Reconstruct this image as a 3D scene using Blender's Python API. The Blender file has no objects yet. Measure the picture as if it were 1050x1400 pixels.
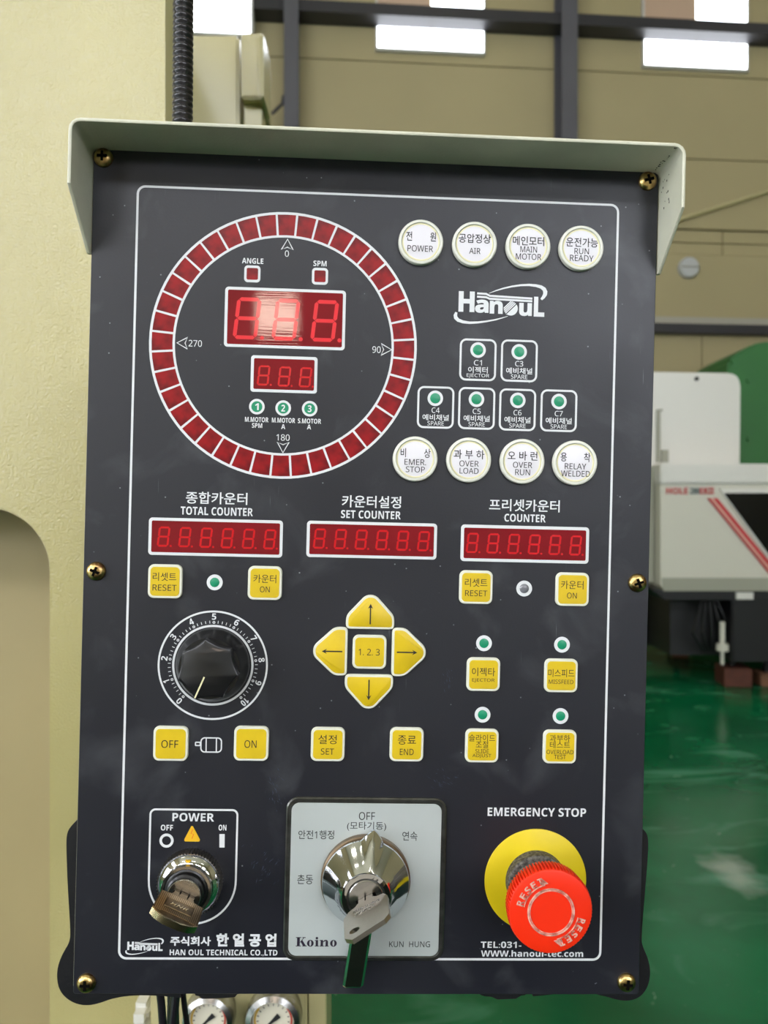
import bpy, bmesh, math, random
from mathutils import Matrix, Vector
random.seed(4)
PI = math.pi
R = math.radians
SC = bpy.context.scene
COL = SC.collection

# ------------------------------------------------------------------ camera, world, exposure
F = 1050.0
CX, CY = 525.0, 700.0
EYE = Vector((0, 0, 1.45))
cam_d = bpy.data.cameras.new('camera')
cam_d.sensor_fit = 'HORIZONTAL'; cam_d.sensor_width = 24.0; cam_d.lens = 24.0
cam_d.clip_start = 0.02; cam_d.clip_end = 200
cam_d.dof.use_dof = True; cam_d.dof.focus_distance = 0.397; cam_d.dof.aperture_fstop = 11.0
cam = bpy.data.objects.new('camera', cam_d); COL.objects.link(cam)
cam.location = EYE; cam.rotation_euler = (PI/2, 0, 0)
SC.camera = cam

world = bpy.data.worlds.new('world'); SC.world = world; world.use_nodes = True
wn = world.node_tree
bg = wn.nodes['Background']
bg.inputs[0].default_value = (0.75, 0.85, 1.0, 1); bg.inputs[1].default_value = 1.0

SC.view_settings.view_transform = 'Standard'
SC.view_settings.look = 'None'
SC.view_settings.gamma = 1.0
SC.view_settings.use_curve_mapping = False
SC.view_settings.exposure = -0.2
WIN_FAR = 9.0       # daylight seen in the high windows of the far wall
FILL_REAR = 20.0     # glow of the unseen windows added behind the camera
FILL_LEFT = 12.0     # glow of the unseen windows added in the left wall
ADDED_LAMP = 12.0         # unseen ceiling lamps, added for light

# ------------------------------------------------------------------ materials
def lin(c):
    if isinstance(c, str):
        c = [int(c[i:i+2], 16)/255 for i in (0, 2, 4)]
    return tuple(x/12.92 if x <= .04045 else ((x+.055)/1.055)**2.4 for x in c)

def mat(name, col, rough=.5, metal=0, coat=0, emit=0, var=0, vscale=8, bump=0, bscale=200, spec=.5, col2=None, trans=0, bdist=.001):
    m = bpy.data.materials.new(name); m.use_nodes = True
    nt = m.node_tree; N = nt.nodes; Lk = nt.links
    b = N['Principled BSDF']
    c = lin(col)
    b.inputs['Base Color'].default_value = (*c, 1)
    b.inputs['Roughness'].default_value = rough
    b.inputs['Metallic'].default_value = metal
    b.inputs['Coat Weight'].default_value = coat
    b.inputs['Coat Roughness'].default_value = .06
    b.inputs['Specular IOR Level'].default_value = spec
    b.inputs['Transmission Weight'].default_value = trans
    if emit:
        b.inputs['Emission Color'].default_value = (*c, 1)
        b.inputs['Emission Strength'].default_value = emit
    if var or bump:
        tc = N.new('ShaderNodeTexCoord')
    if var:
        n = N.new('ShaderNodeTexNoise'); n.inputs['Scale'].default_value = vscale; n.inputs['Detail'].default_value = 6
        Lk.new(tc.outputs['Object'], n.inputs['Vector'])
        mx = N.new('ShaderNodeMix'); mx.data_type = 'RGBA'
        c2 = lin(col2) if col2 else tuple(x*(1-var) for x in c)
        mx.inputs[6].default_value = (*c, 1); mx.inputs[7].default_value = (*c2, 1)
        mr = N.new('ShaderNodeMapRange'); mr.inputs[1].default_value = .38; mr.inputs[2].default_value = .66
        Lk.new(n.outputs[0], mr.inputs[0]); Lk.new(mr.outputs[0], mx.inputs[0])
        Lk.new(mx.outputs[2], b.inputs['Base Color'])
    if bump:
        n2 = N.new('ShaderNodeTexNoise'); n2.inputs['Scale'].default_value = bscale; n2.inputs['Detail'].default_value = 2
        Lk.new(tc.outputs['Object'], n2.inputs['Vector'])
        bp = N.new('ShaderNodeBump'); bp.inputs['Strength'].default_value = bump; bp.inputs['Distance'].default_value = bdist
        Lk.new(n2.outputs[0], bp.inputs['Height']); Lk.new(bp.outputs[0], b.inputs['Normal'])
    return m

def panel_material():
    """black satin printed film: dust specks, fine scratches, worn cloudy patches"""
    m = mat('black_film', '26272c', rough=.42, spec=.5)
    nt = m.node_tree; N = nt.nodes; Lk = nt.links; b = N['Principled BSDF']
    tc = N.new('ShaderNodeTexCoord')
    def noise(scale, detail, dist=0, vec=None):
        n = N.new('ShaderNodeTexNoise'); n.inputs['Scale'].default_value = scale
        n.inputs['Detail'].default_value = detail; n.inputs['Distortion'].default_value = dist
        Lk.new(vec or tc.outputs['Object'], n.inputs['Vector']); return n.outputs[0]
    def rng(v, a, bb, c=0, d=1):
        r = N.new('ShaderNodeMapRange'); r.inputs[1].default_value = a; r.inputs[2].default_value = bb
        r.inputs[3].default_value = c; r.inputs[4].default_value = d; Lk.new(v, r.inputs[0]); return r.outputs[0]
    def mathn(op, a, bb):
        q = N.new('ShaderNodeMath'); q.operation = op
        for i, v in enumerate((a, bb)):
            if isinstance(v, (int, float)): q.inputs[i].default_value = v
            else: Lk.new(v, q.inputs[i])
        return q.outputs[0]
    vor = N.new('ShaderNodeTexVoronoi'); vor.inputs['Scale'].default_value = 160; Lk.new(tc.outputs['Object'], vor.inputs['Vector'])
    sp = rng(vor.outputs['Distance'], .045, .075, 1, 0)
    sepc = N.new('ShaderNodeSeparateColor'); Lk.new(vor.outputs['Color'], sepc.inputs[0])
    sp = mathn('MULTIPLY', sp, rng(sepc.outputs[0], .68, .72))
    sp = mathn('MULTIPLY', sp, .5)
    # smudges
    cl = rng(noise(26, 6, .6), .55, .8, 0, .10)
    # scratches: stretched noise
    mp = N.new('ShaderNodeMapping'); mp.inputs['Rotation'].default_value = (0, 0, R(28)); mp.inputs['Scale'].default_value = (900, 40, 1)
    Lk.new(tc.outputs['Object'], mp.inputs['Vector'])
    sc = rng(noise(1, 3, 0, mp.outputs[0]), .70, .76, 0, .22)
    sc = mathn('MULTIPLY', sc, rng(noise(14, 2), .52, .66))
    tot = mathn('ADD', mathn('ADD', sp, cl), sc)
    mx = N.new('ShaderNodeMix'); mx.data_type = 'RGBA'
    mx.inputs[6].default_value = (*lin('191a22'), 1); mx.inputs[7].default_value = (*lin('a0a4a8'), 1)
    Lk.new(tot, mx.inputs[0]); Lk.new(mx.outputs[2], b.inputs['Base Color'])
    Lk.new(rng(noise(9, 5), .3, .7, .36, .5), b.inputs['Roughness'])
    bp = N.new('ShaderNodeBump'); bp.inputs['Strength'].default_value = .12; bp.inputs['Distance'].default_value = .0003
    Lk.new(noise(900, 2), bp.inputs['Height']); Lk.new(bp.outputs[0], b.inputs['Normal'])
    return m

def floor_material():
    m = mat('green_epoxy', '0e6b42', rough=.2, spec=.35)
    nt = m.node_tree; N = nt.nodes; Lk = nt.links; b = N['Principled BSDF']
    tc = N.new('ShaderNodeTexCoord')
    def noise(scale, detail, dist=0, sx=1, sy=1):
        mp = N.new('ShaderNodeMapping'); mp.inputs['Scale'].default_value = (sx, sy, 1)
        Lk.new(tc.outputs['Object'], mp.inputs['Vector'])
        n = N.new('ShaderNodeTexNoise'); n.inputs['Scale'].default_value = scale
        n.inputs['Detail'].default_value = detail; n.inputs['Distortion'].default_value = dist
        Lk.new(mp.outputs[0], n.inputs['Vector']); return n.outputs[0]
    def rng(v, a, bb, c=0, d=1):
        r = N.new('ShaderNodeMapRange'); r.inputs[1].default_value = a; r.inputs[2].default_value = bb
        r.inputs[3].default_value = c; r.inputs[4].default_value = d; Lk.new(v, r.inputs[0]); return r.outputs[0]
    def mixc(f, a, bb):
        mx = N.new('ShaderNodeMix'); mx.data_type = 'RGBA'
        Lk.new(f, mx.inputs[0])
        if isinstance(a, str): mx.inputs[6].default_value = (*lin(a), 1)
        else: Lk.new(a, mx.inputs[6])
        mx.inputs[7].default_value = (*lin(bb), 1)
        return mx.outputs[2]
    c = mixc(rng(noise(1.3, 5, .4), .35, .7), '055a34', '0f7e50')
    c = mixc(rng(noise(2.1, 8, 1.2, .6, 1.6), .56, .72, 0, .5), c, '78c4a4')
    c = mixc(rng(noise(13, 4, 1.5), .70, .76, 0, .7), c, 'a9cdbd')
    # bright reflection spot painted into the floor colour, right of the console
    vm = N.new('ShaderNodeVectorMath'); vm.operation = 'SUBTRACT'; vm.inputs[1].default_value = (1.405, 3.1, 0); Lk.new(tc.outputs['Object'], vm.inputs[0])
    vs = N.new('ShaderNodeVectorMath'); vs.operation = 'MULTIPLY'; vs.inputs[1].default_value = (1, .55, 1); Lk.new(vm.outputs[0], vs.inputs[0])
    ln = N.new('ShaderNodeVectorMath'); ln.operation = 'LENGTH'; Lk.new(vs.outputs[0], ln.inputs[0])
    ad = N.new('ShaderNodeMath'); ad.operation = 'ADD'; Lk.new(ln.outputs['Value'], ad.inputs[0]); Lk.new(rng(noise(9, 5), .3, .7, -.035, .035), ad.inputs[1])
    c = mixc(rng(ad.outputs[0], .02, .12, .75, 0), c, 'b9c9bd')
    Lk.new(c, b.inputs['Base Color'])
    Lk.new(rng(noise(1.7, 5), .3, .7, .12, .28), b.inputs['Roughness'])
    bp = N.new('ShaderNodeBump'); bp.inputs['Strength'].default_value = .15; bp.inputs['Distance'].default_value = .004
    Lk.new(noise(6, 3), bp.inputs['Height']); Lk.new(bp.outputs[0], b.inputs['Normal'])
    return m

def red_film():
    m = mat('dark_red_display_filter', '7e101b', .5, coat=.8, spec=.1, var=.15, vscale=30)
    nt = m.node_tree; N = nt.nodes; Lk = nt.links; b = N['Principled BSDF']; b.inputs['Coat Roughness'].default_value = .02
    tc = N.new('ShaderNodeTexCoord'); mp = N.new('ShaderNodeMapping'); mp.inputs['Rotation'].default_value = (0, 0, R(-9)); mp.inputs['Scale'].default_value = (25, 900, 1)
    Lk.new(tc.outputs['Object'], mp.inputs['Vector'])
    n = N.new('ShaderNodeTexNoise'); n.inputs['Scale'].default_value = 1; n.inputs['Detail'].default_value = 4; Lk.new(mp.outputs[0], n.inputs['Vector'])
    bp = N.new('ShaderNodeBump'); bp.inputs['Strength'].default_value = .3; bp.inputs['Distance'].default_value = .00005
    Lk.new(n.outputs[0], bp.inputs['Height']); Lk.new(bp.outputs[0], b.inputs['Coat Normal'])
    return m

M = {
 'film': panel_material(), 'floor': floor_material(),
 'white': mat('white_print', 'd8dadc', .5),
 'wtext': mat('white_letter_print', 'dcdee0', .5),
 'black': mat('black_print', '1a1a1c', .6),
 'purple': mat('dark_purple_print', '1f1428', .5),
 'yellow': mat('yellow_key_film', 'd9b916', .42, var=.12, vscale=60, bump=.05, bscale=900),
 'keywhite': mat('white_key_rim', 'dcdccc', .45),
 'lampbez': mat('ivory_lamp_bezel', 'dcdcd0', .35),
 'lamplens': mat('white_lamp_lens', 'e2dfe4', .35),
 'lampedge': mat('pale_yellow_lens_rim', 'e8e2b4', .4),
 'redfilm': red_film(),
 'reddig': mat('red_segment', 'e0182a', .3, coat=.4),
 'reddig2': mat('dim_red_segment', 'c8141f', .25, coat=.4),
 'redcell': mat('red_ring_cell', '6a0e18', .28, coat=.1, var=.3, vscale=120, col2='96121b', spec=.35),
 'green': mat('green_indicator', '0c8a62', .4, coat=.15),
 'clear': mat('unlit_clear_indicator', '6f7076', .15, coat=.8),
 'orange': mat('orange_print', 'e2b01c', .5), 'dorange': mat('orange_bolt_print', 'd8701c', .5),
 'shell': mat('cream_enclosure_paint', 'cfcbb0', .4, var=.12, vscale=20, bump=.1, bscale=500),
 'visor': mat('pale_cream_visor_paint', 'd3d1bc', .38, var=.14, vscale=25, bump=.12, bscale=600),
 'press': mat('cream_press_paint', 'b3a974', .15, var=.08, vscale=2.5, bump=.5, bscale=450, spec=.7, bdist=.0013),
 'press2': mat('cream_smooth_paint', 'c0b788', .2, var=.06, vscale=3),
 'strip': mat('olive_cream_paint', 'b9b083', .45),
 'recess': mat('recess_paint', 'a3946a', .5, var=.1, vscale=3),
 'chrome': mat('chrome', 'd4d6da', .07, metal=1, bump=.03, bscale=40),
 'chrome2': mat('satin_chrome', 'a9a8a6', .24, metal=1, bump=.05, bscale=300),
 'dchrome': mat('worn_dark_chrome', '95918a', .3, metal=1, var=.4, vscale=200),
 'brass': mat('zinc_yellow_screw', 'd6b878', .28, metal=1, var=.5, vscale=220, col2='7c5a3c'),
 'dark': mat('screw_recess', '0a0806', .9, spec=.05),
 'bronze': mat('bronze_key', '7c6a50', .35, metal=1, var=.35, vscale=400),
 'bronze3': mat('rib_highlight', 'a8906c', .3, metal=1),
 'bronze2': mat('polished_key_edge', 'd9c9a2', .2, metal=1),
 'keysteel': mat('nickel_key', 'a8a094', .3, metal=1, bump=.08, bscale=700),
 'plate': mat('brushed_silver_plate', 'c6cdcb', .36, metal=.3, var=.06, vscale=20),
 'bezel': mat('dark_metal_bezel', '5c5c58', .3, metal=.8, var=.4, vscale=150),
 'hub': mat('tarnished_hub', '6b5a45', .4, metal=.7),
 'knob': mat('black_bakelite', '111113', .33, coat=.15, var=.2, vscale=60, bump=.06, bscale=200),
 'estopyel': mat('yellow_stop_disc', 'dcc414', .4, var=.08, vscale=50, bump=.04, bscale=800),
 'estopred': mat('orange_red_plastic', 'f02c08', .42, coat=.15),
 'worn': mat('worn_raised_lettering', 'e6b6a4', .5, var=.5, vscale=300, col2='9a5a4c'),
 'rubber': mat('black_rubber', '17171a', .42, bump=.3, bscale=300, var=.2, vscale=60),
 'collar': mat('dusty_black_collar', '33302c', .7, var=.6, vscale=700, col2='6e6a62', bump=.3, bscale=900),
 'hose': mat('black_corrugated_plastic', '17141a', .3, coat=.2),
 'wall': mat('khaki_wall_panel', 'a79b74', .6, var=.06, vscale=.7),
 'wallj': mat('panel_joint', '7d7556', .7),
 'ceil': mat('ceiling_sheet', 'b5ae94', .7),
 'steel': mat('grey_painted_steel', '56555b', .5, var=.1, vscale=2),
 'steel2': mat('dark_painted_steel', '2c2b2f', .5),
 'greysheet': mat('grey_trim_sheet', 'a39f92', .5),
 'sky': mat('daylight_glass', 'f4f8ff', .3, emit=WIN_FAR),
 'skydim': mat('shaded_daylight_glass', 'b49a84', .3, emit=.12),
 'skylow': mat('small_window_glass', 'ffe4d0', .3, emit=26), 'left_fill': mat('left_fill_pane', 'f2f6ff', .3, emit=FILL_LEFT),
 'rear_fill': mat('rear_fill_pane', 'f2f6ff', .3, emit=FILL_REAR),
 'lamp': mat('added_lamp_diffuser', 'fff6e6', .3, emit=ADDED_LAMP),
 'frame': mat('white_window_frame', 'c9c8c4', .5),
 'mwhite': mat('machine_ivory_paint', 'cfccbd', .4),
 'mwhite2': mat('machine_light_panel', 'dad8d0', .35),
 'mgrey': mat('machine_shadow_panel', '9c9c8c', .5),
 'mglass': mat('dark_machine_window', '0b0c10', .12, coat=.5),
 'mred': mat('red_stripe', 'c0202c', .5), 'mpink': mat('pale_red_stripe', 'd8a596', .5), 'mteal': mat('slate_print', '4d6468', .5),
 'mblack': mat('black_machine_base', '060607', .5),
 'mgreen': mat('green_machine_paint', '2c7034', .45, var=.1, vscale=2),
 'bench': mat('added_block_paint', '3a4048', .5),
 'wood': mat('red_brown_block', '5c3020', .7, var=.3, vscale=14),
 'wood2': mat('tan_block', '7a5238', .7, var=.3, vscale=14),
 'disc': mat('grey_white_cap', 'b4b6b6', .5),
 'gface': mat('gauge_dial_face', 'd6d0bb', .4), 'gyel': mat('gauge_yellow_band', 'd0a838', .5), 'gred': mat('gauge_red_band', 'b84434', .5),
}

# ------------------------------------------------------------------ mesh helpers
def finish(bm, name, m, parent=None, loc=(0, 0, 0), rot=(0, 0, 0), smooth=35):
    bmesh.ops.recalc_face_normals(bm, faces=bm.faces)
    me = bpy.data.meshes.new(name); bm.to_mesh(me); bm.free()
    me.shade_smooth(); me.set_sharp_from_angle(angle=R(smooth))
    me.materials.append(M[m] if isinstance(m, str) else m)
    return link(name, me, parent, loc, rot)
def link(name, me, parent=None, loc=(0, 0, 0), rot=(0, 0, 0)):
    o = bpy.data.objects.new(name, me); COL.objects.link(o)
    o.location = loc; o.rotation_euler = rot
    if parent: o.parent = parent
    return o
def loft(bm, secs, cap0=True, cap1=True, closed=False):
    """secs: lists of 3D points (same count, each a closed loop)"""
    V = [[bm.verts.new(p) for p in s] for s in secs]
    n = len(V[0]); k = len(V)
    for i in range(k if closed else k-1):
        a, b = V[i], V[(i+1) % k]
        for j in range(n):
            bm.faces.new((a[j], a[(j+1) % n], b[(j+1) % n], b[j]))
    if not closed:
        if cap0: bm.faces.new(V[0][::-1])
        if cap1: bm.faces.new(V[-1])
    return bm
def circ(r, z, n=48, cx=0, cy=0, a0=0):
    return [(cx+r*math.cos(a0+2*PI*i/n), cy+r*math.sin(a0+2*PI*i/n), z) for i in range(n)]
def rrect(w, h, r, z=0, n=6, cx=0, cy=0, ins=0):
    w, h = w-2*ins, h-2*ins; r = max(r-ins, 1e-5)
    P = []
    for (sx, sy, a) in ((1, 1, 0), (-1, 1, 90), (-1, -1, 180), (1, -1, 270)):
        for i in range(n+1):
            t = R(a+90*i/n)
            P.append((cx+sx*(w/2-r)+r*math.cos(t), cy+sy*(h/2-r)+r*math.sin(t), z))
    return P
def lathe(bm, prof, n=48, cx=0, cy=0, cap0=True, cap1=True):
    return loft(bm, [circ(r, z, n, cx, cy) for r, z in prof], cap0, cap1)
def rslab(bm, w, h, r, z0, z1, bev=0.0002, n=6, cx=0, cy=0):
    return loft(bm, [rrect(w, h, r, z0, n, cx, cy), rrect(w, h, r, z1-bev, n, cx, cy), rrect(w, h, r, z1, n, cx, cy, bev)])
def rframe(bm, w, h, r, t, z0, z1, n=6, cx=0, cy=0):
    return loft(bm, [rrect(w, h, r, z0, n, cx, cy), rrect(w, h, r, z1, n, cx, cy), rrect(w, h, r, z1, n, cx, cy, t), rrect(w, h, r, z0, n, cx, cy, t)], closed=True)
def cring(bm, ro, ri, z0, z1, n=64, cx=0, cy=0):
    return loft(bm, [circ(ro, z0, n, cx, cy), circ(ro, z1, n, cx, cy), circ(ri, z1, n, cx, cy), circ(ri, z0, n, cx, cy)], closed=True)
def prism(bm, pts, z0, z1):
    return loft(bm, [[(x, y, z0) for x, y in pts], [(x, y, z1) for x, y in pts]])
def bx(bm, x0, x1, y0, y1, z0, z1):
    return loft(bm, [[(x0, y0, z0), (x1, y0, z0), (x1, y1, z0), (x0, y1, z0)], [(x0, y0, z1), (x1, y0, z1), (x1, y1, z1), (x0, y1, z1)]])
def bev(bm, d, seg=2):
    bmesh.ops.bevel(bm, geom=[e for e in bm.edges], offset=d, segments=seg, affect='EDGES', clamp_overlap=True)
    return bm
def ribbon(bm, pts, wid, z0, z1, closed=False):
    """flat stroke along pts (2D), widths list or number"""
    n = len(pts)
    if isinstance(wid, (int, float)): wid = [wid]*n
    Lf, Rt = [], []
    for i, p in enumerate(pts):
        a = pts[(i-1) % n] if (closed or i > 0) else p
        b = pts[(i+1) % n] if (closed or i < n-1) else p
        d = Vector((b[0]-a[0], b[1]-a[1])).normalized(); nn = Vector((-d.y, d.x))*wid[i]/2
        Lf.append((p[0]+nn.x, p[1]+nn.y)); Rt.append((p[0]-nn.x, p[1]-nn.y))
    secs = [[(*Lf[i], z0), (*Rt[i], z0), (*Rt[i], z1), (*Lf[i], z1)] for i in range(n)]
    return loft(bm, secs, closed=closed)
def tube(bm, pts, rad, n=12):
    pts = [Vector(p) for p in pts]; secs = []
    if isinstance(rad, (int, float)): rad = [rad]*len(pts)
    up = Vector((0, 1, 0.01))
    for i, p in enumerate(pts):
        d = (pts[min(i+1, len(pts)-1)]-pts[max(i-1, 0)]).normalized()
        s = d.cross(up).normalized(); t = s.cross(d)
        secs.append([tuple(p+s*rad[i]*math.cos(2*PI*k/n)+t*rad[i]*math.sin(2*PI*k/n)) for k in range(n)])
    return loft(bm, secs)
def NB(): return bmesh.new()

def sans(s, heavy=False):
    # plain Latin letters and figures -> their sans-serif forms in the built-in fallback fonts
    o = ''
    for ch in s:
        if 'A' <= ch <= 'Z': o += chr((0x1D5D4 if heavy else 0x1D5A0)+ord(ch)-65)
        elif 'a' <= ch <= 'z': o += chr((0x1D5EE if heavy else 0x1D5BA)+ord(ch)-97)
        elif '0' <= ch <= '9': o += chr((0x1D7EC if heavy else 0x1D7E2)+ord(ch)-48)
        else: o += ch
    return o
def text_mesh(s, w, h, th=.00008, bold=0.0, shear=0, heavy=False):
    """solid lettering, centred, fitted to w x h"""
    cu = bpy.data.curves.new('t', 'FONT'); cu.body = sans(s, heavy); cu.extrude = .01; cu.offset = bold
    cu.resolution_u = 3; cu.align_x = 'CENTER'; cu.shear = shear; cu.space_line = .95
    ob = bpy.data.objects.new('t', cu); me0 = ob.to_mesh()
    bm = bmesh.new(); bm.from_mesh(me0); ob.to_mesh_clear()
    bpy.data.objects.remove(ob); bpy.data.curves.remove(cu)
    xs = [v.co.x for v in bm.verts]; ys = [v.co.y for v in bm.verts]
    x0, x1, y0, y1 = min(xs), max(xs), min(ys), max(ys)
    for v in bm.verts:
        v.co.x = (v.co.x-(x0+x1)/2)*w/(x1-x0); v.co.y = (v.co.y-(y0+y1)/2)*h/(y1-y0)
        v.co.z = th if v.co.z > 0 else 0
    return bm

def tag(o, label=None, cat=None, group=None, kind=None):
    if label: o['label'] = label
    if cat: o['category'] = cat
    if group: o['group'] = group
    if kind: o['kind'] = kind
    return o
def empty(name, loc, rot=(0, 0, 0)):
    o = bpy.data.objects.new(name, None); COL.objects.link(o); o.location = loc; o.rotation_euler = rot
    o.empty_display_size = .05
    return o
def copy_tree(o, parent=None):
    c = o.copy(); COL.objects.link(c)
    if parent: c.parent = parent
    for ch in o.children: copy_tree(ch, c)
    return c
def W(px, py, Y):   # photo pixel at distance Y -> world point
    return Vector(((px-CX)/F*Y, Y, EYE.z-(py-CY)/F*Y))

# ================================================================== ROOM
YAW = R(4.5); D0 = 9.0; TY = math.tan(YAW)
def wl(px, py, off=0.0):     # photo pixel -> (x, z) on the far wall, off = metres in front of it
    d = D0-off/math.cos(YAW)
    Y = d/(1-TY*(px-CX)/F); X = (px-CX)/F*Y
    return ((X*math.cos(YAW)+(Y-D0)*math.sin(YAW)), EYE.z-(py-CY)/F*Y)
XL, XR, YR, H = -7.0, 12.0, -8.0, 9.6
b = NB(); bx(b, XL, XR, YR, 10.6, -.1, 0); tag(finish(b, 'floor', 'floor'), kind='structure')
b = NB(); bx(b, XL, XR, YR, 10.6, H, H+.1); tag(finish(b, 'ceiling', 'ceil'), kind='structure')
b = NB(); bx(b, XL-.15, XL, YR, 9.2, 0, H); tag(finish(b, 'wall_left', 'wall'), kind='structure')
b = NB(); bx(b, XR, XR+.15, YR, 10.4, 0, H); tag(finish(b, 'wall_right', 'wall'), kind='structure')
b = NB(); bx(b, XL, XR, YR-.15, YR, 0, H); tag(finish(b, 'wall_rear', 'wall'), kind='structure')
b = NB(); bx(b, -7.2, 12.4, .06, .2, 0, H)
far = tag(finish(b, 'wall_far', 'wallj', None, (0, D0, 0), (0, 0, YAW)), kind='structure')
# sandwich panels of the far wall, joints left open between them
def zrow(py): return wl(940, py)[1]
zr = [0.0, zrow(447), zrow(349), zrow(332.5), zrow(315), 5.7, 6.7, 7.7, 8.7, H-.02]
for i in range(len(zr)-1):
    z0, z1 = zr[i], zr[i+1]
    if i == 0: joints = [wl(957, 480)[0]+k*2.0 for k in range(-6, 5)]
    elif i in (2, 3): joints = [wl(987, 330)[0]+k*3.0 for k in range(-4, 4)]
    else: joints = [wl(395, 300)[0]+k*wl(779, 300)[0]-k*wl(395, 300)[0] for k in range(-2, 5)]
    joints = [j for j in joints if -7 < j < 12.2]
    xs = [-7.1]+joints+[12.3]
    for a, c in zip(xs[:-1], xs[1:]):
        if c-a < .1: continue
        pr = .015 if i not in (2, 3) else -.015
        b = NB(); bx(b, a+.006, c-.006, -.03-pr, .06, z0+.007, z1-.007)
        finish(b, 'wall_panel', 'wall', far)

# columns and girts on the far wall
def on_wall(name, px0, px1, py0, py1, off0, off1, m, kind='structure', label=None, cat=None, pyy=None):
    x0, zt = wl(px0, py0, off1); x1, zb = wl(px1, py1, off1)
    b = NB(); bx(b, x0, x1, -off1, -off0, zb, zt)
    o = finish(b, name, m, None, (0, D0, 0), (0, 0, YAW)); tag(o, label, cat, None, kind); return o
def column(pxa, pxb, nm):
    x0 = wl(pxa, 100, .35)[0]; x1 = wl(pxb, 100, .35)[0]; xm = (x0+x1)/2
    b = NB(); bx(b, x0, x1, -.35, -.335, 0, H); bx(b, x0, x1, -.065, -.05, 0, H); bx(b, xm-.006, xm+.006, -.34, -.06, 0, H)
    tag(finish(b, nm, 'steel', None, (0, D0, 0), (0, 0, YAW)), kind='structure')
column(388, 408, 'trim_1'); column(768, 790, 'trim_2')
x0, x1 = wl(342, 10)[0], 12.2
zg = wl(700, 29, .2)[1]
b = NB(); bx(b, x0, x1, -.3, -.06, zg-.065, zg+.065); tag(finish(b, 'trim_3', 'steel2', None, (0, D0, 0), (0, 0, YAW)), kind='structure')
zg = wl(940, 450, .1)[1]
b = NB(); bx(b, -7, 12.2, -.17, -.06, zg-.06, zg+.05); tag(finish(b, 'trim_4', 'steel2', None, (0, D0, 0), (0, 0, YAW)), kind='structure')
b = NB(); bx(b, -7, 12.2, -.12, -.06, zg+.055, zg+.14); tag(finish(b, 'trim_5', 'greysheet', None, (0, D0, 0), (0, 0, YAW)), kind='structure')
# diagonal brace on the far wall at the right
p0 = wl(890, 313, .08); p1 = wl(1120, 240, .08)
b = NB(); tube(b, [(p0[0], -.1, p0[1]), (p1[0], -.1, p1[1])], .02, 8)
tag(finish(b, 'trim_6', 'strip', None, (0, D0, 0), (0, 0, YAW)), kind='structure')

# high windows: bright lower sashes, upper sash half shaded
def window(nm, px0, px1, py0, py1, top0=None, off=.09, split=True):
    x0, zt = wl(px0, py0, off); x1, zb = wl(px1, py1, off); zt += .0
    zt2 = zt+.62
    r = empty(nm, (0, D0, 0), (0, 0, YAW)); tag(r, kind='structure')
    b = NB()
    bx(b, x0-.02, x0, -off-.01, -.05, zb-.02, zt2); bx(b, x1, x1+.02, -off-.01, -.05, zb-.02, zt2)
    bx(b, x0-.02, x1+.02, -off-.01, -.05, zb-.03, zb); bx(b, x0-.02, x1+.02, -off-.01, -.05, zt2, zt2+.03)
    finish(b, 'window_frame', 'frame', r)
    xm = (x0+x1)/2
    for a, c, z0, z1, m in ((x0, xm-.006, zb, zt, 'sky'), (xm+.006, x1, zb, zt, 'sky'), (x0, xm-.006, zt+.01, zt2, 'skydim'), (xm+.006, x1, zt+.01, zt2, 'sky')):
        b = NB(); bx(b, a, c, -off, -off+.01, z0, z1); finish(b, 'pane', m, r)
    return r
window('window_1', 516, 661, 22, 72)
window('window_2', 881, 1021, 45, 95)
x0, zb = wl(206, 40, .32); x1, zb = wl(342, 46, .32)
r = tag(empty('window_3', (0, D0, 0), (0, 0, YAW)), kind='structure')
b = NB(); rw, rh = x1-x0, 1.0
for a in (x0-.03, x1): bx(b, a, a+.03, -.32, -.03, zb, zb+rh)
bx(b, x0-.03, x1+.03, -.32, -.03, zb-.03, zb); bx(b, x0-.03, x1+.03, -.32, -.03, zb+rh, zb+rh+.03); finish(b, 'window_frame', 'frame', r)
for a, c in ((x0, (x0+x1)/2-.005), ((x0+x1)/2+.005, x1)):
    b = NB(); bx(b, a, c, -.325, -.315, zb, zb+rh); finish(b, 'pane', 'sky', r)

# unseen rear-wall windows: small one inferred from a display reflection, rest added for light
def rear_hit(px, py):
    # where the mirror direction of the panel at a photo pixel meets the rear wall
    nn = Vector((0.03743, -0.99930, 0)); oo = Vector((-.00647, .40231, 1.41584)); d = Vector(((px-CX)/F, 1, -(py-CY)/F))
    t = (oo-EYE).dot(nn)/d.dot(nn); p = EYE+d*t; r_ = d-nn*2*d.dot(nn); q_ = (YR-p.y)/r_.y; h = p+r_*q_
    return h.x, h.z
RWX, RWZ = rear_hit(379, 432)
k = 4
for (xc, zc, w, h) in ((RWX, RWZ, .46, .42), (-4.2, 7.2, 3.4, 1.5), (-0.9, 6.6, 2.2, 1.1), (2.8, 6.6, 2.2, 1.1), (6.6, 6.6, 2.2, 1.1), (3.4, 3.6, 2.4, 1.3), (-5.0, 3.4, 1.8, 1.3), (7.2, 3.4, 2.4, 1.3)):
    r = tag(empty('window_%d' % k, (xc, YR, zc)), kind='structure'); k += 1
    b = NB()
    bx(b, -w/2-.05, -w/2, 0, .05, -h/2-.05, h/2+.05); bx(b, w/2, w/2+.05, 0, .05, -h/2-.05, h/2+.05)
    bx(b, -w/2, w/2, 0, .05, -h/2-.05, -h/2); bx(b, -w/2, w/2, 0, .05, h/2, h/2+.05)
    finish(b, 'window_frame', 'frame', r)
    b = NB(); bx(b, -w/2, w/2, .005, .015, -h/2, h/2); finish(b, 'pane', 'rear_fill' if w > .5 else 'skylow', r)
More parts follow.
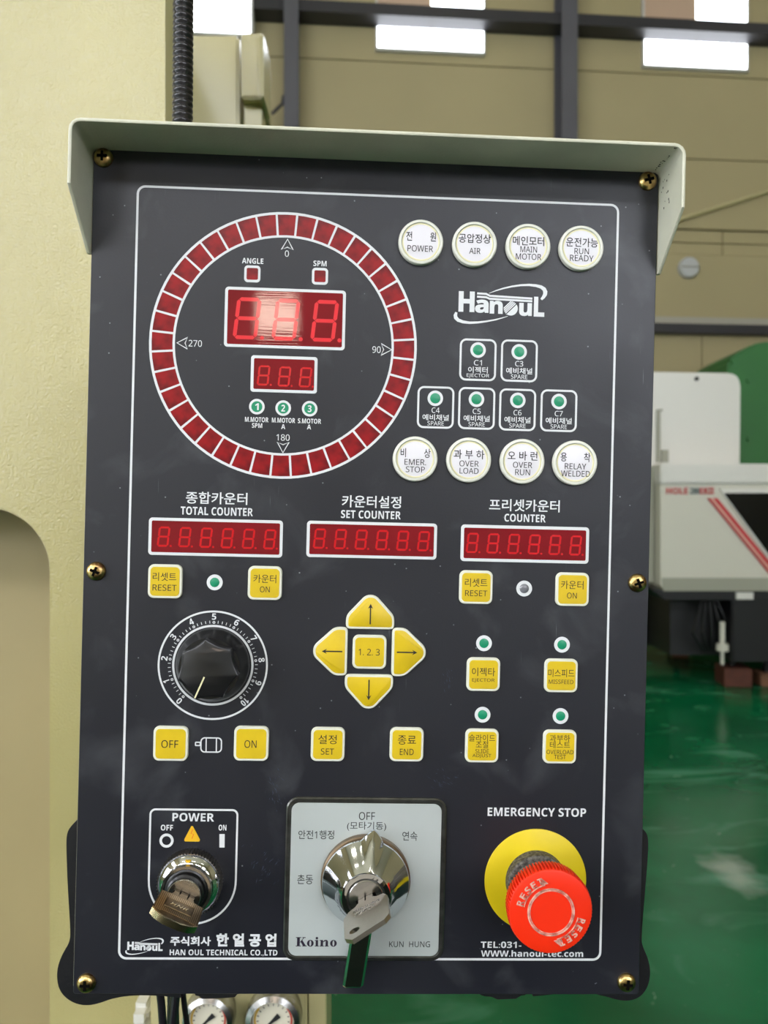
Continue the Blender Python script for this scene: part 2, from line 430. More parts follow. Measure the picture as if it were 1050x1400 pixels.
for (yc, zc, w, h) in ((-5.6, 2.3, 2.6, 2.6), (-2.2, 2.3, 2.6, 2.6), (-3.9, 6.2, 6.0, 1.2)):  # unseen left-wall windows added to brighten the visor and panel from the left
    r = tag(empty('window_%d' % k, (XL, yc, zc)), kind='structure'); k += 1
    b = NB()
    bx(b, 0, .05, -w/2-.05, -w/2, -h/2-.05, h/2+.05); bx(b, 0, .05, w/2, w/2+.05, -h/2-.05, h/2+.05)
    bx(b, 0, .05, -w/2, w/2, -h/2-.05, -h/2); bx(b, 0, .05, -w/2, w/2, h/2, h/2+.05)
    finish(b, 'window_frame', 'frame', r)
    b = NB(); bx(b, .005, .015, -w/2, w/2, -h/2, h/2); finish(b, 'pane', 'left_fill', r)
# unseen strip lamps added under the ceiling to light the hall and panel
k = 0
for yy in (-5, -1, 3, 6.5):
    for xx in (-3.6, 1.0, 5.6):
        r = empty('added_ceiling_lamp', (xx, yy, H-.9)); k += 1
        tag(r, 'long unseen strip lamp added under the factory ceiling for light', 'lamp', 'added strip lamps under the ceiling')
        b = NB(); bx(b, -.75, .75, -.12, .12, 0, .08); tube(b, [(-.5, 0, .08), (-.5, 0, .9)], .006, 6); tube(b, [(.5, 0, .08), (.5, 0, .9)], .006, 6)
        finish(b, 'added_lamp_housing', 'frame', r)
        b = NB(); bx(b, -.72, .72, -.1, .1, -.02, 0); finish(b, 'added_diffuser', 'lamp', r)

# unseen bench-shaped block added to darken chrome reflections; pale top bounces light
o = empty('added_bench_block', (0, -1.4, 0)); tag(o, 'dark blue-grey bench-shaped block added unseen behind the viewer', 'bench')
b = NB(); bx(b, -1.5, 1.5, -.8, .8, .98, 1.03); finish(b, 'bounce_top', 'greysheet', o)
b = NB(); bx(b, -1.45, 1.45, -.76, .76, .0, .98); finish(b, 'block_body', 'bench', o)

# round cap on the far wall
x, z = wl(943, 365, .1)
r = tag(empty('wall_vent_cap', (0, D0, 0), (0, 0, YAW)), 'small round grey-white vent cap on the khaki wall above the dark rail', 'vent')
def disc_y(b, x, z, prof, n=32):
    loft(b, [[(x+rr*math.cos(2*PI*i/n), -yy, z+rr*math.sin(2*PI*i/n)) for i in range(n)] for rr, yy in prof])
b = NB(); disc_y(b, x, z, [(.125, .03), (.125, .09), (.112, .11)]); finish(b, 'cap', 'disc', r)
b = NB(); bx(b, x-.105, x+.105, -.118, -.108, z-.004, z+.004); finish(b, 'slot', 'wallj', r)
# little dark bracket arm on the left column
b = NB(); q = lambda px, py: (wl(px, py, .3)[0], -.3, wl(px, py, .3)[1])
tube(b, [q(371, 156), q(386, 142), q(388, 131)], .02, 8)
tag(finish(b, 'pipe_bracket', 'steel2', None, (0, D0, 0), (0, 0, YAW)), 'small bent dark arm fixed to the left grey steel column', 'bracket')

# ================================================================== MACHINES AT RIGHT
Ym = 6.2
def P(px, py, Y=Ym): return W(px, py, Y)
def flat(pts, Y, d, name, m, parent, orig, bevel=0):
    """plate facing the camera side: outline in photo pixels at distance Y, d thick"""
    b = NB(); q = [P(x, y, Y)-orig for x, y in pts]
    loft(b, [[(v.x, v.y+d, v.z) for v in q], [tuple(v) for v in q]])
    if bevel: bev(b, bevel, 2)
    return finish(b, name, m, parent)
o0 = P(1000, 808); o0.z = 0
mm = empty('moulding_machine', o0)
tag(mm, 'ivory moulding machine with slanted dark window and red diagonal stripes on the green floor', 'machine')
flat([(903, 636), (1260, 636), (1260, 807), (908, 807), (903, 800)], Ym, 1.6, 'front_cover', 'mwhite', mm, o0)
flat([(903, 634), (1260, 634), (1260, 661), (903, 661)], Ym-.03, .5, 'top_band', 'mwhite2', mm, o0, .01)
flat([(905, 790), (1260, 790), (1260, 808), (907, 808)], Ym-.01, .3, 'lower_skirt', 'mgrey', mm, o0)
b = NB(); pts = [(903, 636), (903, 805), (896, 800), (888, 780), (888, 650), (892, 640)]
a = P(903, 636)-o0; c = P(903, 806)-o0
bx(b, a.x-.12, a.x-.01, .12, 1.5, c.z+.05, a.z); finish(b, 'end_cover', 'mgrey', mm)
flat([(886, 508), (998, 510), (1006, 512), (1011, 518), (1013, 528), (1012, 640), (886, 640)], Ym+.35, .8, 'upper_cover', 'mwhite2', mm, o0, .01)
b = NB(); a = P(952, 518, Ym+.35)-o0
loft(b, [[(a.x+.018*math.cos(t*PI/6), a.y-.01-zz, a.z+.018*math.sin(t*PI/6)) for t in range(12)] for zz in (-.02, .006)]); finish(b, 'hole_plug', 'mblack', mm)
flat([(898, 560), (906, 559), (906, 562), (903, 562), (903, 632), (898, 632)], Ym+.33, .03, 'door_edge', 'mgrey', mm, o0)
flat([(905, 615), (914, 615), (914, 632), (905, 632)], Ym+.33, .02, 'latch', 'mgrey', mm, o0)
win = flat([(984, 668), (1260, 668), (1260, 785), (1066, 785)], Ym-.02, .03, 'window_surround', 'mwhite2', mm, o0)
w2 = flat([(990, 674), (1260, 674), (1260, 778), (1066, 778)], Ym-.03, .03, 'viewing_window', 'mglass', mm, o0, .008)
flat([(975, 681), (981, 681), (1085, 808), (1079, 808)], Ym-.02, .02, 'stripe', 'mred', mm, o0)
flat([(971, 681), (975, 681), (1079, 808), (1075, 808)], Ym-.018, .02, 'stripe', 'mpink', mm, o0)
flat([(968, 681), (970.5, 681), (1074.5, 808), (1072, 808)], Ym-.02, .02, 'stripe', 'mred', mm, o0)
for s, xa, xb, m in (('HOLE', 912, 941, 'mred'), ('280', 944.5, 957, 'mteal'), ('EKII', 958, 977, 'mred')):
    a = P((xa+xb)/2, 671, Ym-.02)-o0
    finish(text_mesh(s, (xb-xa)/F*Ym, 9/F*Ym, .004, 0, 0, True), 'lettering', m, mm, (a.x, a.y+.015, a.z), (PI/2, 0, 0))
# base
b = NB(); a = P(935, 808)-o0; c = P(1260, 925)-o0; c.z = .22
bx(b, a.x, c.x, .3, 1.3, .24, a.z+.01)
finish(b, 'base_frame', 'mblack', mm)
flat([(1001, 820), (1240, 820), (1240, 905), (1001, 905)], Ym+.02, .5, 'base_panel', 'mblack', mm, o0, .01)
flat([(890, 806), (1240, 808), (1240, 821), (910, 820)], Ym+.0, .4, 'base_rail', 'mblack', mm, o0)
flat([(1007, 810), (1030, 810), (1030, 819.5), (1007, 819.5)], Ym-.02, .02, 'name_tag', 'mwhite2', mm, o0)
b = NB(); a = P(987.5, 888, Ym+.1)-o0; c = P(987.5, 850, Ym+.1)-o0
tube(b, [(a.x, a.y, a.z), (a.x, a.y, c.z)], .022, 10); tube(b, [(a.x, a.y, a.z-.01), (a.x, a.y, a.z+.05)], .05, 10)
tube(b, [(a.x, a.y, .2), (a.x, a.y, a.z)], .015, 8)
finish(b, 'white_fitting', 'mwhite', mm)
tube_b = NB()
for k in range(5):
    a = P(960+5*k, 822, Ym+.15)-o0
    tube(tube_b, [(a.x, a.y, a.z), (a.x+.05*k-.1, a.y-.05, a.z-.25), (a.x+.02, a.y, .3)], .012, 6)
tube_b.faces.ensure_lookup_table(); finish(tube_b, 'hydraulic_hoses', 'mblack', mm)
# legs of the machine on blocks
def block(px0, px1, pyt, pyb, m, label, dep=.25):
    Yb = 1.45*F/(pyb-CY); a = W(px0, pyb, Yb); c = W(px1, pyt, Yb)
    b = NB(); w = c.x-a.x; bx(b, -w/2, w/2, 0, dep, 0, c.z); bev(b, .006, 1)
    o = finish(b, 'support_block', m, None, ((a.x+c.x)/2, Yb, 0), (0, 0, R(-6)))
    tag(o, label, 'block', 'blocks under the moulding machine'); return Yb, c.z, (a.x+c.x)/2
bl = []
bl.append(block(991, 1028, 914, 940, 'wood', 'red-brown block under the dark machine base'))
bl.append(block(1041, 1075, 922, 940, 'wood2', 'tan block at the right photo edge under the machine base'))
bl.append(block(921, 941, 884, 900, 'wood2', 'small tan block farther back near the black panel edge'))
for Yb, zt, xc in bl:
    b = NB(); top = .5 if Yb < 7 else .3
    tube(b, [(xc-o0.x, Yb+.12-o0.y, zt+.003), (xc-o0.x, Yb+.12-o0.y, top)], .03, 8); finish(b, 'levelling_foot', 'mblack', mm)
b = NB(); a = P(893, 830, 7.2)-o0; bx(b, a.x-.3, a.x+.5, a.y, a.y+.5, .2, .75); finish(b, 'rear_base', 'mblack', mm)
# green machine behind
o1 = W(1060, 500, 7.9); o1.z = 0
gm = tag(empty('green_machine', o1), 'large green machine body with rounded shoulder behind the ivory machine', 'machine')
b = NB(); q = [(997, 492), (1003, 486), (1030, 470), (1050, 466), (1230, 462), (1230, 860), (995, 860), (995, 510)]
q = [W(x, y, 7.9)-o1 for x, y in q]
for v in q:
    if v.z < .6: v.z = 0.0
loft(b, [[(v.x, v.y+1.0, v.z) for v in q], [tuple(v) for v in q]]); bev(b, .03, 2); finish(b, 'body', 'mgreen', gm)
for px, py in ((1003, 494), (1024, 520), (1024, 600)):
    a = W(px, py, 7.9)-o1; b = NB()
    loft(b, [[(a.x+.03*math.cos(t*PI/6), -zz, a.z+.03*math.sin(t*PI/6)) for t in range(12)] for zz in (-.01, .02)]); finish(b, 'bolt', 'mgreen', gm)

# ================================================================== PRESS AT LEFT
YP = .75
def lx(px, Y=YP): return (px-CX)/F*Y
def lz(py, Y=YP): return EYE.z-(py-CY)/F*Y
po = Vector((-.9, YP, 0))
pr = tag(empty('press_machine', po), 'large cream painted press body with orange-peel paint and rounded recess at the left', 'machine')
# front plate with a rounded opening
XR_ = lx(226); hx0, hx1, hz0, hz1, hr = -1.15, lx(68), .45, lz(694), .062
def arc(cx, cz, r, a0, a1, n=10): return [(cx+r*math.cos(R(a0+(a1-a0)*i/n)), cz+r*math.sin(R(a0+(a1-a0)*i/n))) for i in range(n+1)]
hole = arc(hx1-hr, hz1-hr, hr, 0, 90)+arc(hx0+hr, hz1-hr, hr, 90, 180)+arc(hx0+hr, hz0+hr, hr, 180, 270)+arc(hx1-hr, hz0+hr, hr, 270, 360)
def rectring(n, x0, x1, z0, z1):
    """points on a rectangle matching the hole arcs corner by corner"""
    return [(x1, z1)]*n+[(x0, z1)]*n+[(x0, z0)]*n+[(x1, z0)]*n
b = NB()
def facing(pts, y): return [b.verts.new((x-po.x, y-po.y, z)) for x, z in pts]
hv = facing(hole, YP); cs = facing([(XR_, 2.6), (-2.4, 2.6), (-2.4, 0.0), (XR_, 0.0)], YP)
N_ = len(hv)//4
for k in range(4):
    seg = hv[k*N_:(k+1)*N_]
    for i in range(N_-1): b.faces.new((cs[k], seg[i], seg[i+1]))
    b.faces.new((cs[k], hv[((k+1)*N_-1)], hv[((k+1)*N_) % len(hv)], cs[(k+1) % 4]))
# inner lip radius and pocket walls
hv2 = facing([(x+(.006 if x > -.6 else -.006)*0, z) for x, z in hole], YP+.14)
for i in range(len(hv)):
    j = (i+1) % len(hv); b.faces.new((hv[i], hv[j], hv2[j], hv2[i]))
bv = facing([(XR_, 2.6), (-2.4, 2.6), (-2.4, 0.0), (XR_, 0.0)], YP+.03)
for i in range(4): b.faces.new((cs[i], cs[(i+1) % 4], bv[(i+1) % 4], bv[i]))
finish(b, 'front_plate', 'press', pr, smooth=30)
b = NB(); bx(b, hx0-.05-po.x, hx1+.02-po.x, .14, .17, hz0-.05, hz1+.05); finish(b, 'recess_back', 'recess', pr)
b = NB(); bx(b, -2.4-po.x, -.50-po.x, .175, .9, 0, 2.6); finish(b, 'frame_body', 'press2', pr)
b = NB(); q = [(lx(226)-po.x, 0), (lx(237)-po.x, .018), (lx(237)-po.x, .05), (lx(226)-po.x, .03)]
loft(b, [[(x, y, 0) for x, y in q], [(x, y, 2.6) for x, y in q]]); finish(b, 'corner_strip', 'strip', pr)
# cabinet behind, and junction box on its side
Yc = 1.8
c0 = Vector((lx(280, Yc), Yc, 0))
cb = tag(empty('control_cabinet', c0), 'smooth cream cabinet standing behind the press and the black hose', 'cabinet')
b = NB(); bx(b, lx(190, Yc)-c0.x, lx(327, Yc)-c0.x, 0, .12, 0, lz(47, Yc)); bev(b, .006, 2); finish(b, 'body', 'press2', cb)
j0 = Vector((lx(344, Yc), Yc-.04, lz(134, Yc-.04)))
Yj = Yc-.04
jb = tag(empty('junction_box', j0), 'tall olive-cream junction box above the visor, right of the cream cabinet', 'box')
b = NB(); bx(b, lx(329, Yj)-j0.x, lx(357, Yj)-j0.x, 0, .16, 0, lz(44, Yj)-j0.z); bev(b, .005, 2); finish(b, 'body', 'press', jb)
b = NB(); bx(b, lx(353, Yj)-j0.x, lx(361, Yj)-j0.x, -.012, .1, -.005, lz(47, Yj)-j0.z); bev(b, .005, 2); finish(b, 'lid', 'press2', jb)
b = NB(); bx(b, lx(331, Yj)-j0.x, lx(355, Yj)-j0.x, .03, .09, -.6, 0); finish(b, 'conduit', 'press2', jb)

# gauge cabinet at the bottom
Yg = .68
g0 = Vector((lx(320, Yg), Yg, 0))
gc = tag(empty('gauge_cabinet', g0), 'cream air cabinet with two round pressure gauges below the black panel', 'cabinet')
b = NB(); bx(b, lx(205, Yg)-g0.x, lx(420, Yg)-g0.x, 0, .065, 0, 1.06); bev(b, .002, 2); finish(b, 'front_panel', 'press2', gc)
b = NB(); bx(b, lx(421.5, Yg)-g0.x, lx(421.5, Yg)-g0.x+.016, .001, .065, 0, 1.06); bev(b, .001, 1); finish(b, 'side_panel', 'press2', gc)
def gauge(px, py, rp, lab):
    rr = rp/F*Yg
    b = NB(); cx_, cz_ = lx(px, Yg-.02)-g0.x, lz(py, Yg-.02)
    def dd(b, prof, n=40): loft(b, [[(rad*math.cos(2*PI*i/n), -y, rad*math.sin(2*PI*i/n)) for i in range(n)] for rad, y in prof])
    dd(b, [(rr*.9, -.02), (rr*.92, .004), (rr, .008), (rr, .018), (rr*.96, .022), (rr*.78, .024), (rr*.75, .016)])
    o = finish(b, 'pressure_gauge', 'chrome2', gc, (cx_, 0, cz_)); tag(o, lab)
    b = NB(); dd(b, [(rr*.74, .012), (rr*.74, .0175)]); finish(b, 'dial_face', 'gface', o)
    for a0, a1, m in ((140, 205, 'gyel'), (-25, 40, 'gred')):
        b = NB(); n = 14
        loft(b, [[(k*rr*math.cos(R(a0+(a1-a0)*i/n)), y, k*rr*math.sin(R(a0+(a1-a0)*i/n))) for k, y in ((.62, -.0177), (.68, -.0177), (.68, -.0182), (.62, -.0182))] for i in range(n+1)])
        finish(b, 'scale_band', m, o)
    b = NB(); a = R(222)
    ax = Vector((math.cos(a), 0, math.sin(a))); nx = Vector((-math.sin(a), 0, math.cos(a)))
    pts = [ax*rr*.6, nx*rr*.05, -ax*rr*.1+nx*rr*.07, -ax*rr*.28+nx*rr*.09, -ax*rr*.28-nx*rr*.09, -ax*rr*.1-nx*rr*.07, -nx*rr*.05]
    loft(b, [[(p.x, -.0185, p.z) for p in pts], [(p.x, -.0192, p.z) for p in pts]]); finish(b, 'needle', 'black', o)
    b = NB()
    for k in range(15):
        a = R(222-k*19.0)
        c, s = math.cos(a), math.sin(a); h = rr*.012
        q = [(rr*.52*c-h*s, rr*.52*s+h*c), (rr*.59*c-h*s, rr*.59*s+h*c), (rr*.59*c+h*s, rr*.59*s-h*c), (rr*.52*c+h*s, rr*.52*s-h*c)]
        loft(b, [[(x, -.0177, z) for x, z in q], [(x, -.0181, z) for x, z in q]])
    finish(b, 'scale_marks', 'black', o)
gauge(284, 1396, 34.5, 'left pressure gauge'); gauge(373, 1397, 37.5, 'right pressure gauge')
# connector strip left of the cables
b = NB()
for k in range(5):
    z = lz(1368+k*15, .72); bx(b, lx(192, .72), lx(206, .72), .70, .75, z-.008, z); bx(b, lx(206, .72), lx(210, .72), .705, .735, z-.006, z-.002)
bx(b, lx(190, .72), lx(204, .72), .71, .75, lz(1460, .72), lz(1362, .72))
tag(finish(b, 'connector_strip', 'mwhite2'), 'pale ridged connector strip beside the black cables at the bottom', 'connector')

# ================================================================== CONTROL PANEL
e1 = Vector((0.99900, 0.03741, -0.02438)).normalized()
e3 = Vector((0.03743, -0.99930, 0.0)).normalized()
e2 = e3.cross(e1).normalized(); e1 = e2.cross(e3).normalized()
ORG = Vector((-0.00647, 0.40231, 1.45-0.03416))
PM = Matrix((( e1.x, e2.x, e3.x, ORG.x), (e1.y, e2.y, e3.y, ORG.y), (e1.z, e2.z, e3.z, ORG.z), (0, 0, 0, 1)))
def uv(px, py, z=0.0):
    """photo pixel -> panel coordinates (metres) on the plane z above the faceplate"""
    d = Vector(((px-CX)/F, 1.0, -(py-CY)/F)); o = ORG+e3*z
    t = (o-EYE).dot(e3)/d.dot(e3); p = EYE+d*t-ORG
    return p.dot(e1), p.dot(e2), t/F       # u, v, metres per pixel
panel = empty('press_console', ORG)
panel.matrix_world = PM
tag(panel, 'black press control panel with red displays, yellow keys and a cream visor', 'control panel')

cTL, cTR, cBR, cBL = uv(127, 203), uv(901, 237), uv(873, 1358), uv(101, 1361)
U0, U1 = (cTL[0]+cBL[0])/2, (cTR[0]+cBR[0])/2
V0, V1 = (cBL[1]+cBR[1])/2, (cTL[1]+cTR[1])/2
UC, VC, PW, PH = (U0+U1)/2, (V0+V1)/2, U1-U0, V1-V0
b = NB(); rslab(b, PW, PH, .0015, -.0016, 0, .0003, cx=UC, cy=VC); finish(b, 'faceplate', 'film', panel)
b = NB(); loft(b, [rrect(PW+.001, PH+.0002, .003, z, 4, UC-.0002, VC, i) for z, i in ((-.13, .004), (-.125, 0), (-.0022, 0), (-.0016, .0005))]); finish(b, 'enclosure', 'shell', panel)
# arm to the press, behind
b = NB(); bx(b, UC-.09, UC-.03, VC-.03, VC+.03, -.36, -.129); finish(b, 'support_arm', 'steel', panel)

# visor
T = .0016; DV = .0292
hw = PW/2+.0006; top = V1+.0001; rc = .004
def vis(off):
    L = []
    yb = [-.054, -.042, -.030, -.012]
    L += [(UC-hw-off, top+y) for y in yb]
    L += [(UC-hw+rc-(rc+off)*math.cos(R(a)), top-rc+(rc+off)*math.sin(R(a))) for a in (0, 22, 45, 68, 90)]
    L += [(UC-hw*.3, top+off), (UC+hw*.3, top+off)]
    L += [(UC+hw-rc+(rc+off)*math.sin(R(a)), top-rc+(rc+off)*math.cos(R(a))) for a in (0, 22, 45, 68, 90)]
    L += [(UC+hw+off, top+y) for y in yb[::-1]]
    return L
inn, out = vis(0), vis(T)
dep = [.0008, .0148, DV, DV]+[DV]*12+[DV, DV, .0148, .0008]
b = NB()
loft(b, [[(*inn[i], -.002), (*out[i], -.002), (*out[i], dep[i]-.0003), ((out[i][0]*.7+inn[i][0]*.3), (out[i][1]*.7+inn[i][1]*.3), dep[i]), ((out[i][0]*.3+inn[i][0]*.7), (out[i][1]*.3+inn[i][1]*.7), dep[i]), (*inn[i], dep[i]-.0003)] for i in range(len(inn))])
vo = finish(b, 'visor', 'visor', panel); tag(vo, 'cream sheet-metal visor with tapered sides')
# grime specks inside the visor
b = NB()
for k in range(46):
    if k < 30:
        t = random.random(); w_ = .003+.026*t; u = UC+hw-.0005-random.random()*.002-abs(random.gauss(0, .0015)); v = top-.0002; s = .00012+random.random()*.00022
        bx(b, u-s, u+s*1.5, v-.0001, v+.0001, w_-s, w_+s)
    else:
        u = UC+hw+.0; v = top-.002-random.random()*.02; w_ = .002+random.random()*.012; s = .00015+random.random()*.0002
        bx(b, u-.0001, u+.0001, v-s, v+s*2, w_-s, w_+s)
tag(finish(b, 'grime_speck', 'dark', panel), 'dark grime specks in the right corner of the visor', kind='stuff')

# corner guards and pads
def guard(pts, name, label=None, z0=-.045, z1=-.0025):
    for _ in range(2 if len(pts) > 12 else 1):
        pts = [p for i in range(len(pts)) for p in ((pts[i][0]*.75+pts[(i+1) % len(pts)][0]*.25, pts[i][1]*.75+pts[(i+1) % len(pts)][1]*.25), (pts[i][0]*.25+pts[(i+1) % len(pts)][0]*.75, pts[i][1]*.25+pts[(i+1) % len(pts)][1]*.75))]
    b = NB(); q = [uv(x, y)[:2] for x, y in pts]
    loft(b, [[(x, y, z0) for x, y in q], [(x, y, z1-.003) for x, y in q]] )
    es = [e for e in b.edges]
    bmesh.ops.bevel(b, geom=[e for e in b.edges if all(abs(v.co.z-(z1-.003)) < 1e-6 for v in e.verts)], offset=.0022, segments=3, affect='EDGES')
    o = finish(b, name, 'rubber', panel, smooth=50)
    if label: tag(o, label)
guard([(105, 1124), (101, 1126), (91, 1136), (86, 1145), (85, 1160), (87, 1220), (91, 1280), (90, 1296), (80, 1312), (73, 1330), (72, 1348), (76, 1364), (87, 1376), (102, 1383), (118, 1384), (134, 1380), (150, 1374), (175, 1370), (210, 1370), (247, 1374), (250, 1370), (251, 1355), (250, 1352), (130, 1352), (110, 1340), (108, 1130)], 'corner_guard', 'black corner guard wrapping the lower left corner')
guard([(262, 1354), (262, 1372), (264, 1375), (300, 1374), (325, 1372), (332, 1368), (337, 1360), (338, 1354)], 'rubber_pad')
guard([(872, 1135), (882, 1137), (889, 1144), (892, 1154), (891, 1180), (886, 1240), (882, 1292), (884, 1302), (892, 1320), (895, 1338), (892, 1356), (883, 1370), (870, 1377), (852, 1377), (836, 1372), (810, 1366), (780, 1366), (729, 1372), (726, 1368), (726, 1352), (850, 1352), (866, 1340), (870, 1300)], 'corner_guard', 'black corner guard wrapping the lower right corner')
guard([(650, 1352), (651, 1362), (658, 1372), (670, 1376), (721, 1374), (724, 1371), (724, 1352)], 'rubber_pad')

# --- print helpers
def TX(s, x0, x1, y0, y1, m='wtext', parent=None, z=0.00002, bold=.0, name='lettering', rot=0, shear=0):
    heavy = bold >= .012; bold = 0 if s.isascii() else bold
    u, v, k = uv((x0+x1)/2, (y0+y1)/2, z)
    pl = parent.location if parent else Vector((0, 0, 0))
    return finish(text_mesh(s, (x1-x0)*k, (y1-y0)*k,   .00008, bold, shear, heavy), name, m, parent or panel, (u-pl[0], v-pl[1], z-pl[2]), (0, 0, rot))
def PX(pts, z=0): return [uv(x, y, z)[:2] for x, y in pts]
Z0, Z1 = .00002, .0001

# main border line
q = [uv(188, 253), uv(845, 281), uv(821, 1313), uv(163, 1310)]
bw = .252; bh = .4
b = NB(); rframe(b, bw+.001, bh+.001, .0045, .00115, 0, Z1); finish(b, 'border_line', 'white', panel)

# ring of 40 cells
u, v, k = uv(388, 472.3)
RO, RI = 182.3*k, 147.5*k
ring = NB(); cring(ring, RO, RO-.0013, 0, .00012, 96); cring(ring, RI+.0012, RI, 0, .00012, 96)
for i in range(40):
    a = R(90+4.5+9*i); c, s = math.cos(a), math.sin(a); h = .00055
    q = [(RI*c-h*s+.0003*c, RI*s+h*c), (RO*c-h*s-.0003*c, RO*s+h*c), (RO*c+h*s, RO*s-h*c), (RI*c+h*s, RI*s-h*c)]
    prism(ring, q, 0, .00011)
ring_o = finish(ring, 'dial_ring', 'white', panel, (u, v, 0)); tag(ring_o, 'round white angle ring with forty dark red cells')
b = NB(); n = 6; h9 = R(4.5)
ro, ri = RO-.0012, RI+.0011
pts = [(ro*math.cos(R(90)+(-h9+2*h9*i/n)), ro*math.sin(R(90)+(-h9+2*h9*i/n))) for i in range(n+1)]+[(ri*math.cos(R(90)+(h9-2*h9*i/n)), ri*math.sin(R(90)+(h9-2*h9*i/n))) for i in range(n+1)]
prism(b, pts, 0, .00006)
cell = finish(b, 'cell', 'redcell', ring_o)
for i in range(1, 40):
    c = cell.copy(); COL.objects.link(c); c.rotation_euler = (0, 0, R(9*i))
def arrow(cx, cy, ang):
    u, v, k = uv(cx, cy)
    b = NB(); q = [(0, 8*k), (-8*k, -6.5*k), (0, -3*k), (8*k, -6.5*k)]
    ca, sa = math.cos(ang), math.sin(ang); q = [(x*ca-y*sa, x*sa+y*ca) for x, y in q]
    ribbon(b, q, .0006, 0, Z1, closed=True); finish(b, 'printed_arrow', 'white', panel, (u, v, 0))
arrow(393, 335, 0); arrow(250, 469, R(90)); arrow(527.5, 478, R(-90)); arrow(387, 611, R(180))
TX('0', 389.5, 395, 342.5, 351); TX('270', 258, 276, 465, 474); TX('90', 509, 520.5, 473.5, 482.5); TX('180', 378, 396, 593.8, 602.5)
TX('ANGLE', 331, 360, 353, 360.5, bold=.012); TX('SPM', 428.5, 446.5, 356.5, 364, bold=.012)

def smallred(cx, cy):
    u, v, k = uv(cx, cy)
    b = NB(); rslab(b, 22*k, 23*k, 5*k, 0, .00015, .00005); o = finish(b, 'indicator_frame', 'white', panel, (u, v, 0))
    b = NB(); rslab(b, 15.5*k, 16*k, 2*k, .0001, .00025, .00005); finish(b, 'indicator', 'redcell', o)
smallred(345, 374.5); smallred(437.5, 377.8)

# displays
def segs(w, h, t, sl):
    """slanted seven segment figure, list of polygons"""
    S = []; g = t*.08; hh = h/2
    def hz(y):
        return [(-w/2+g, y), (-w/2+t/2+g, y+t/2), (w/2-t/2-g, y+t/2), (w/2-g, y), (w/2-t/2-g, y-t/2), (-w/2+t/2+g, y-t/2)]
    def vt(x, y0, y1):
        return [(x, y0+g), (x+t/2, y0+t/2+g), (x+t/2, y1-t/2-g), (x, y1-g), (x-t/2, y1-t/2-g), (x-t/2, y0+t/2+g)]
    for y in (-hh, 0, hh): S.append(hz(y))
    for x in (-w/2, w/2): S.append(vt(x, -hh, 0)); S.append(vt(x, 0, hh))
    return [[(x+y*sl, y) for x, y in p] for p in S]
def display(cx, cy, wpx, hpx, border, digits, dw, dh, dt, m, label, dots=True, cr=4):
    u, v, k = uv(cx, cy)
    b = NB(); rslab(b, wpx*k, hpx*k, cr*k, 0, .0003, .0001); o = finish(b, 'display_bezel', 'white', panel, (u, v, 0)); tag(o, label)
    b = NB(); rslab(b, (wpx-2*border)*k, (hpx-2*border)*k, 2*k, .0002, .0004, .00004); finish(b, 'display_window', 'redfilm', o)
    first = None
    for (dx, dy) in digits:
        a = uv(dx, dy); 
        if first is None:
            b = NB()
            for p in segs(dw*k, dh*k, dt*k, .1): prism(b, p, .0004, .00044)
            if dots: loft(b, [circ(dt*.55*k, z, 12, (dw/2+dt*1.3)*k, -dh/2*k) for z in (.0004, .00044)])
            first = finish(b, 'digit', m, o, (a[0]-u, a[1]-v, 0))
        else:
            c = first.copy(); COL.objects.link(c); c.location = (a[0]-u, a[1]-v, 0)
display(389.9, 435.7, 164.5, 82, 4, [(338, 435.5), (391, 437.3), (444, 439)], 28, 52, 5.2, 'reddig', 'large three digit red display inside the angle ring', cr=5)
display(388.4, 512, 90.5, 50, 4, [(360.5, 513.5), (389, 515), (417.8, 516)], 13.5, 25, 2.6, 'reddig2', 'small three digit red display under the large one', cr=4)
display(295.2, 735, 182, 51, 4, [(224+29*i, 733.6+.75*i) for i in range(6)], 13, 25, 2.6, 'reddig2', 'six digit red display under TOTAL COUNTER', cr=5)
display(508.5, 738.6, 178, 49.5, 4, [(437+28.4*i, 736.3+.7*i) for i in range(6)], 13, 25, 2.6, 'reddig2', 'six digit red display under SET COUNTER', cr=5)
display(717.7, 744, 176.5, 50, 4.2, [(645.7+28.2*i, 742.2+.7*i) for i in range(6)], 13, 25, 2.6, 'reddig2', 'six digit red display at the right under COUNTER', cr=5)

# LEDs
def led(cx, cy, ro, ri, m='green', num=None):
    u, v, k = uv(cx, cy)
    b = NB(); cring(b, ro*k, (ri-.5)*k, 0, .00015, 40); o = finish(b, 'indicator_ring', 'white', panel, (u, v, 0))
    b = NB()
    if m == 'clear': lathe(b, [((ri)*k, 0), (ri*k, .0001), (ri*.8*k, .0006), (ri*.5*k, .0009), (ri*.15*k, .001)], 24)
    else: lathe(b, [(ri*k, 0), (ri*k, .00008), (ri*.75*k, .0003 if not num else .0001), (ri*.3*k, .0005 if not num else .00011)], 28)
    finish(b, 'indicator_lens', m, o)
    if num: TX(num, cx-2.6, cx+2.6, cy-4.6, cy+4.6, parent=o, z=.00012, bold=.02)
for i, (x, y) in enumerate(((351.2, 556), (387.2, 558), (423.4, 558.8))): led(x, y, 10.6, 8, num=str(i+1))
TX('M.MOTOR', 335, 367, 570.3, 577, bold=.012); TX('SPM', 344.5, 358.5, 578.5, 585, bold=.012)
TX('M.MOTOR', 371.8, 403.5, 571.3, 578, bold=.012); TX('A', 384.5, 390, 580, 586.5, bold=.012)
TX('S.MOTOR', 407.3, 439, 572.3, 579, bold=.012); TX('A', 419.8, 425.3, 580.5, 587, bold=.012)
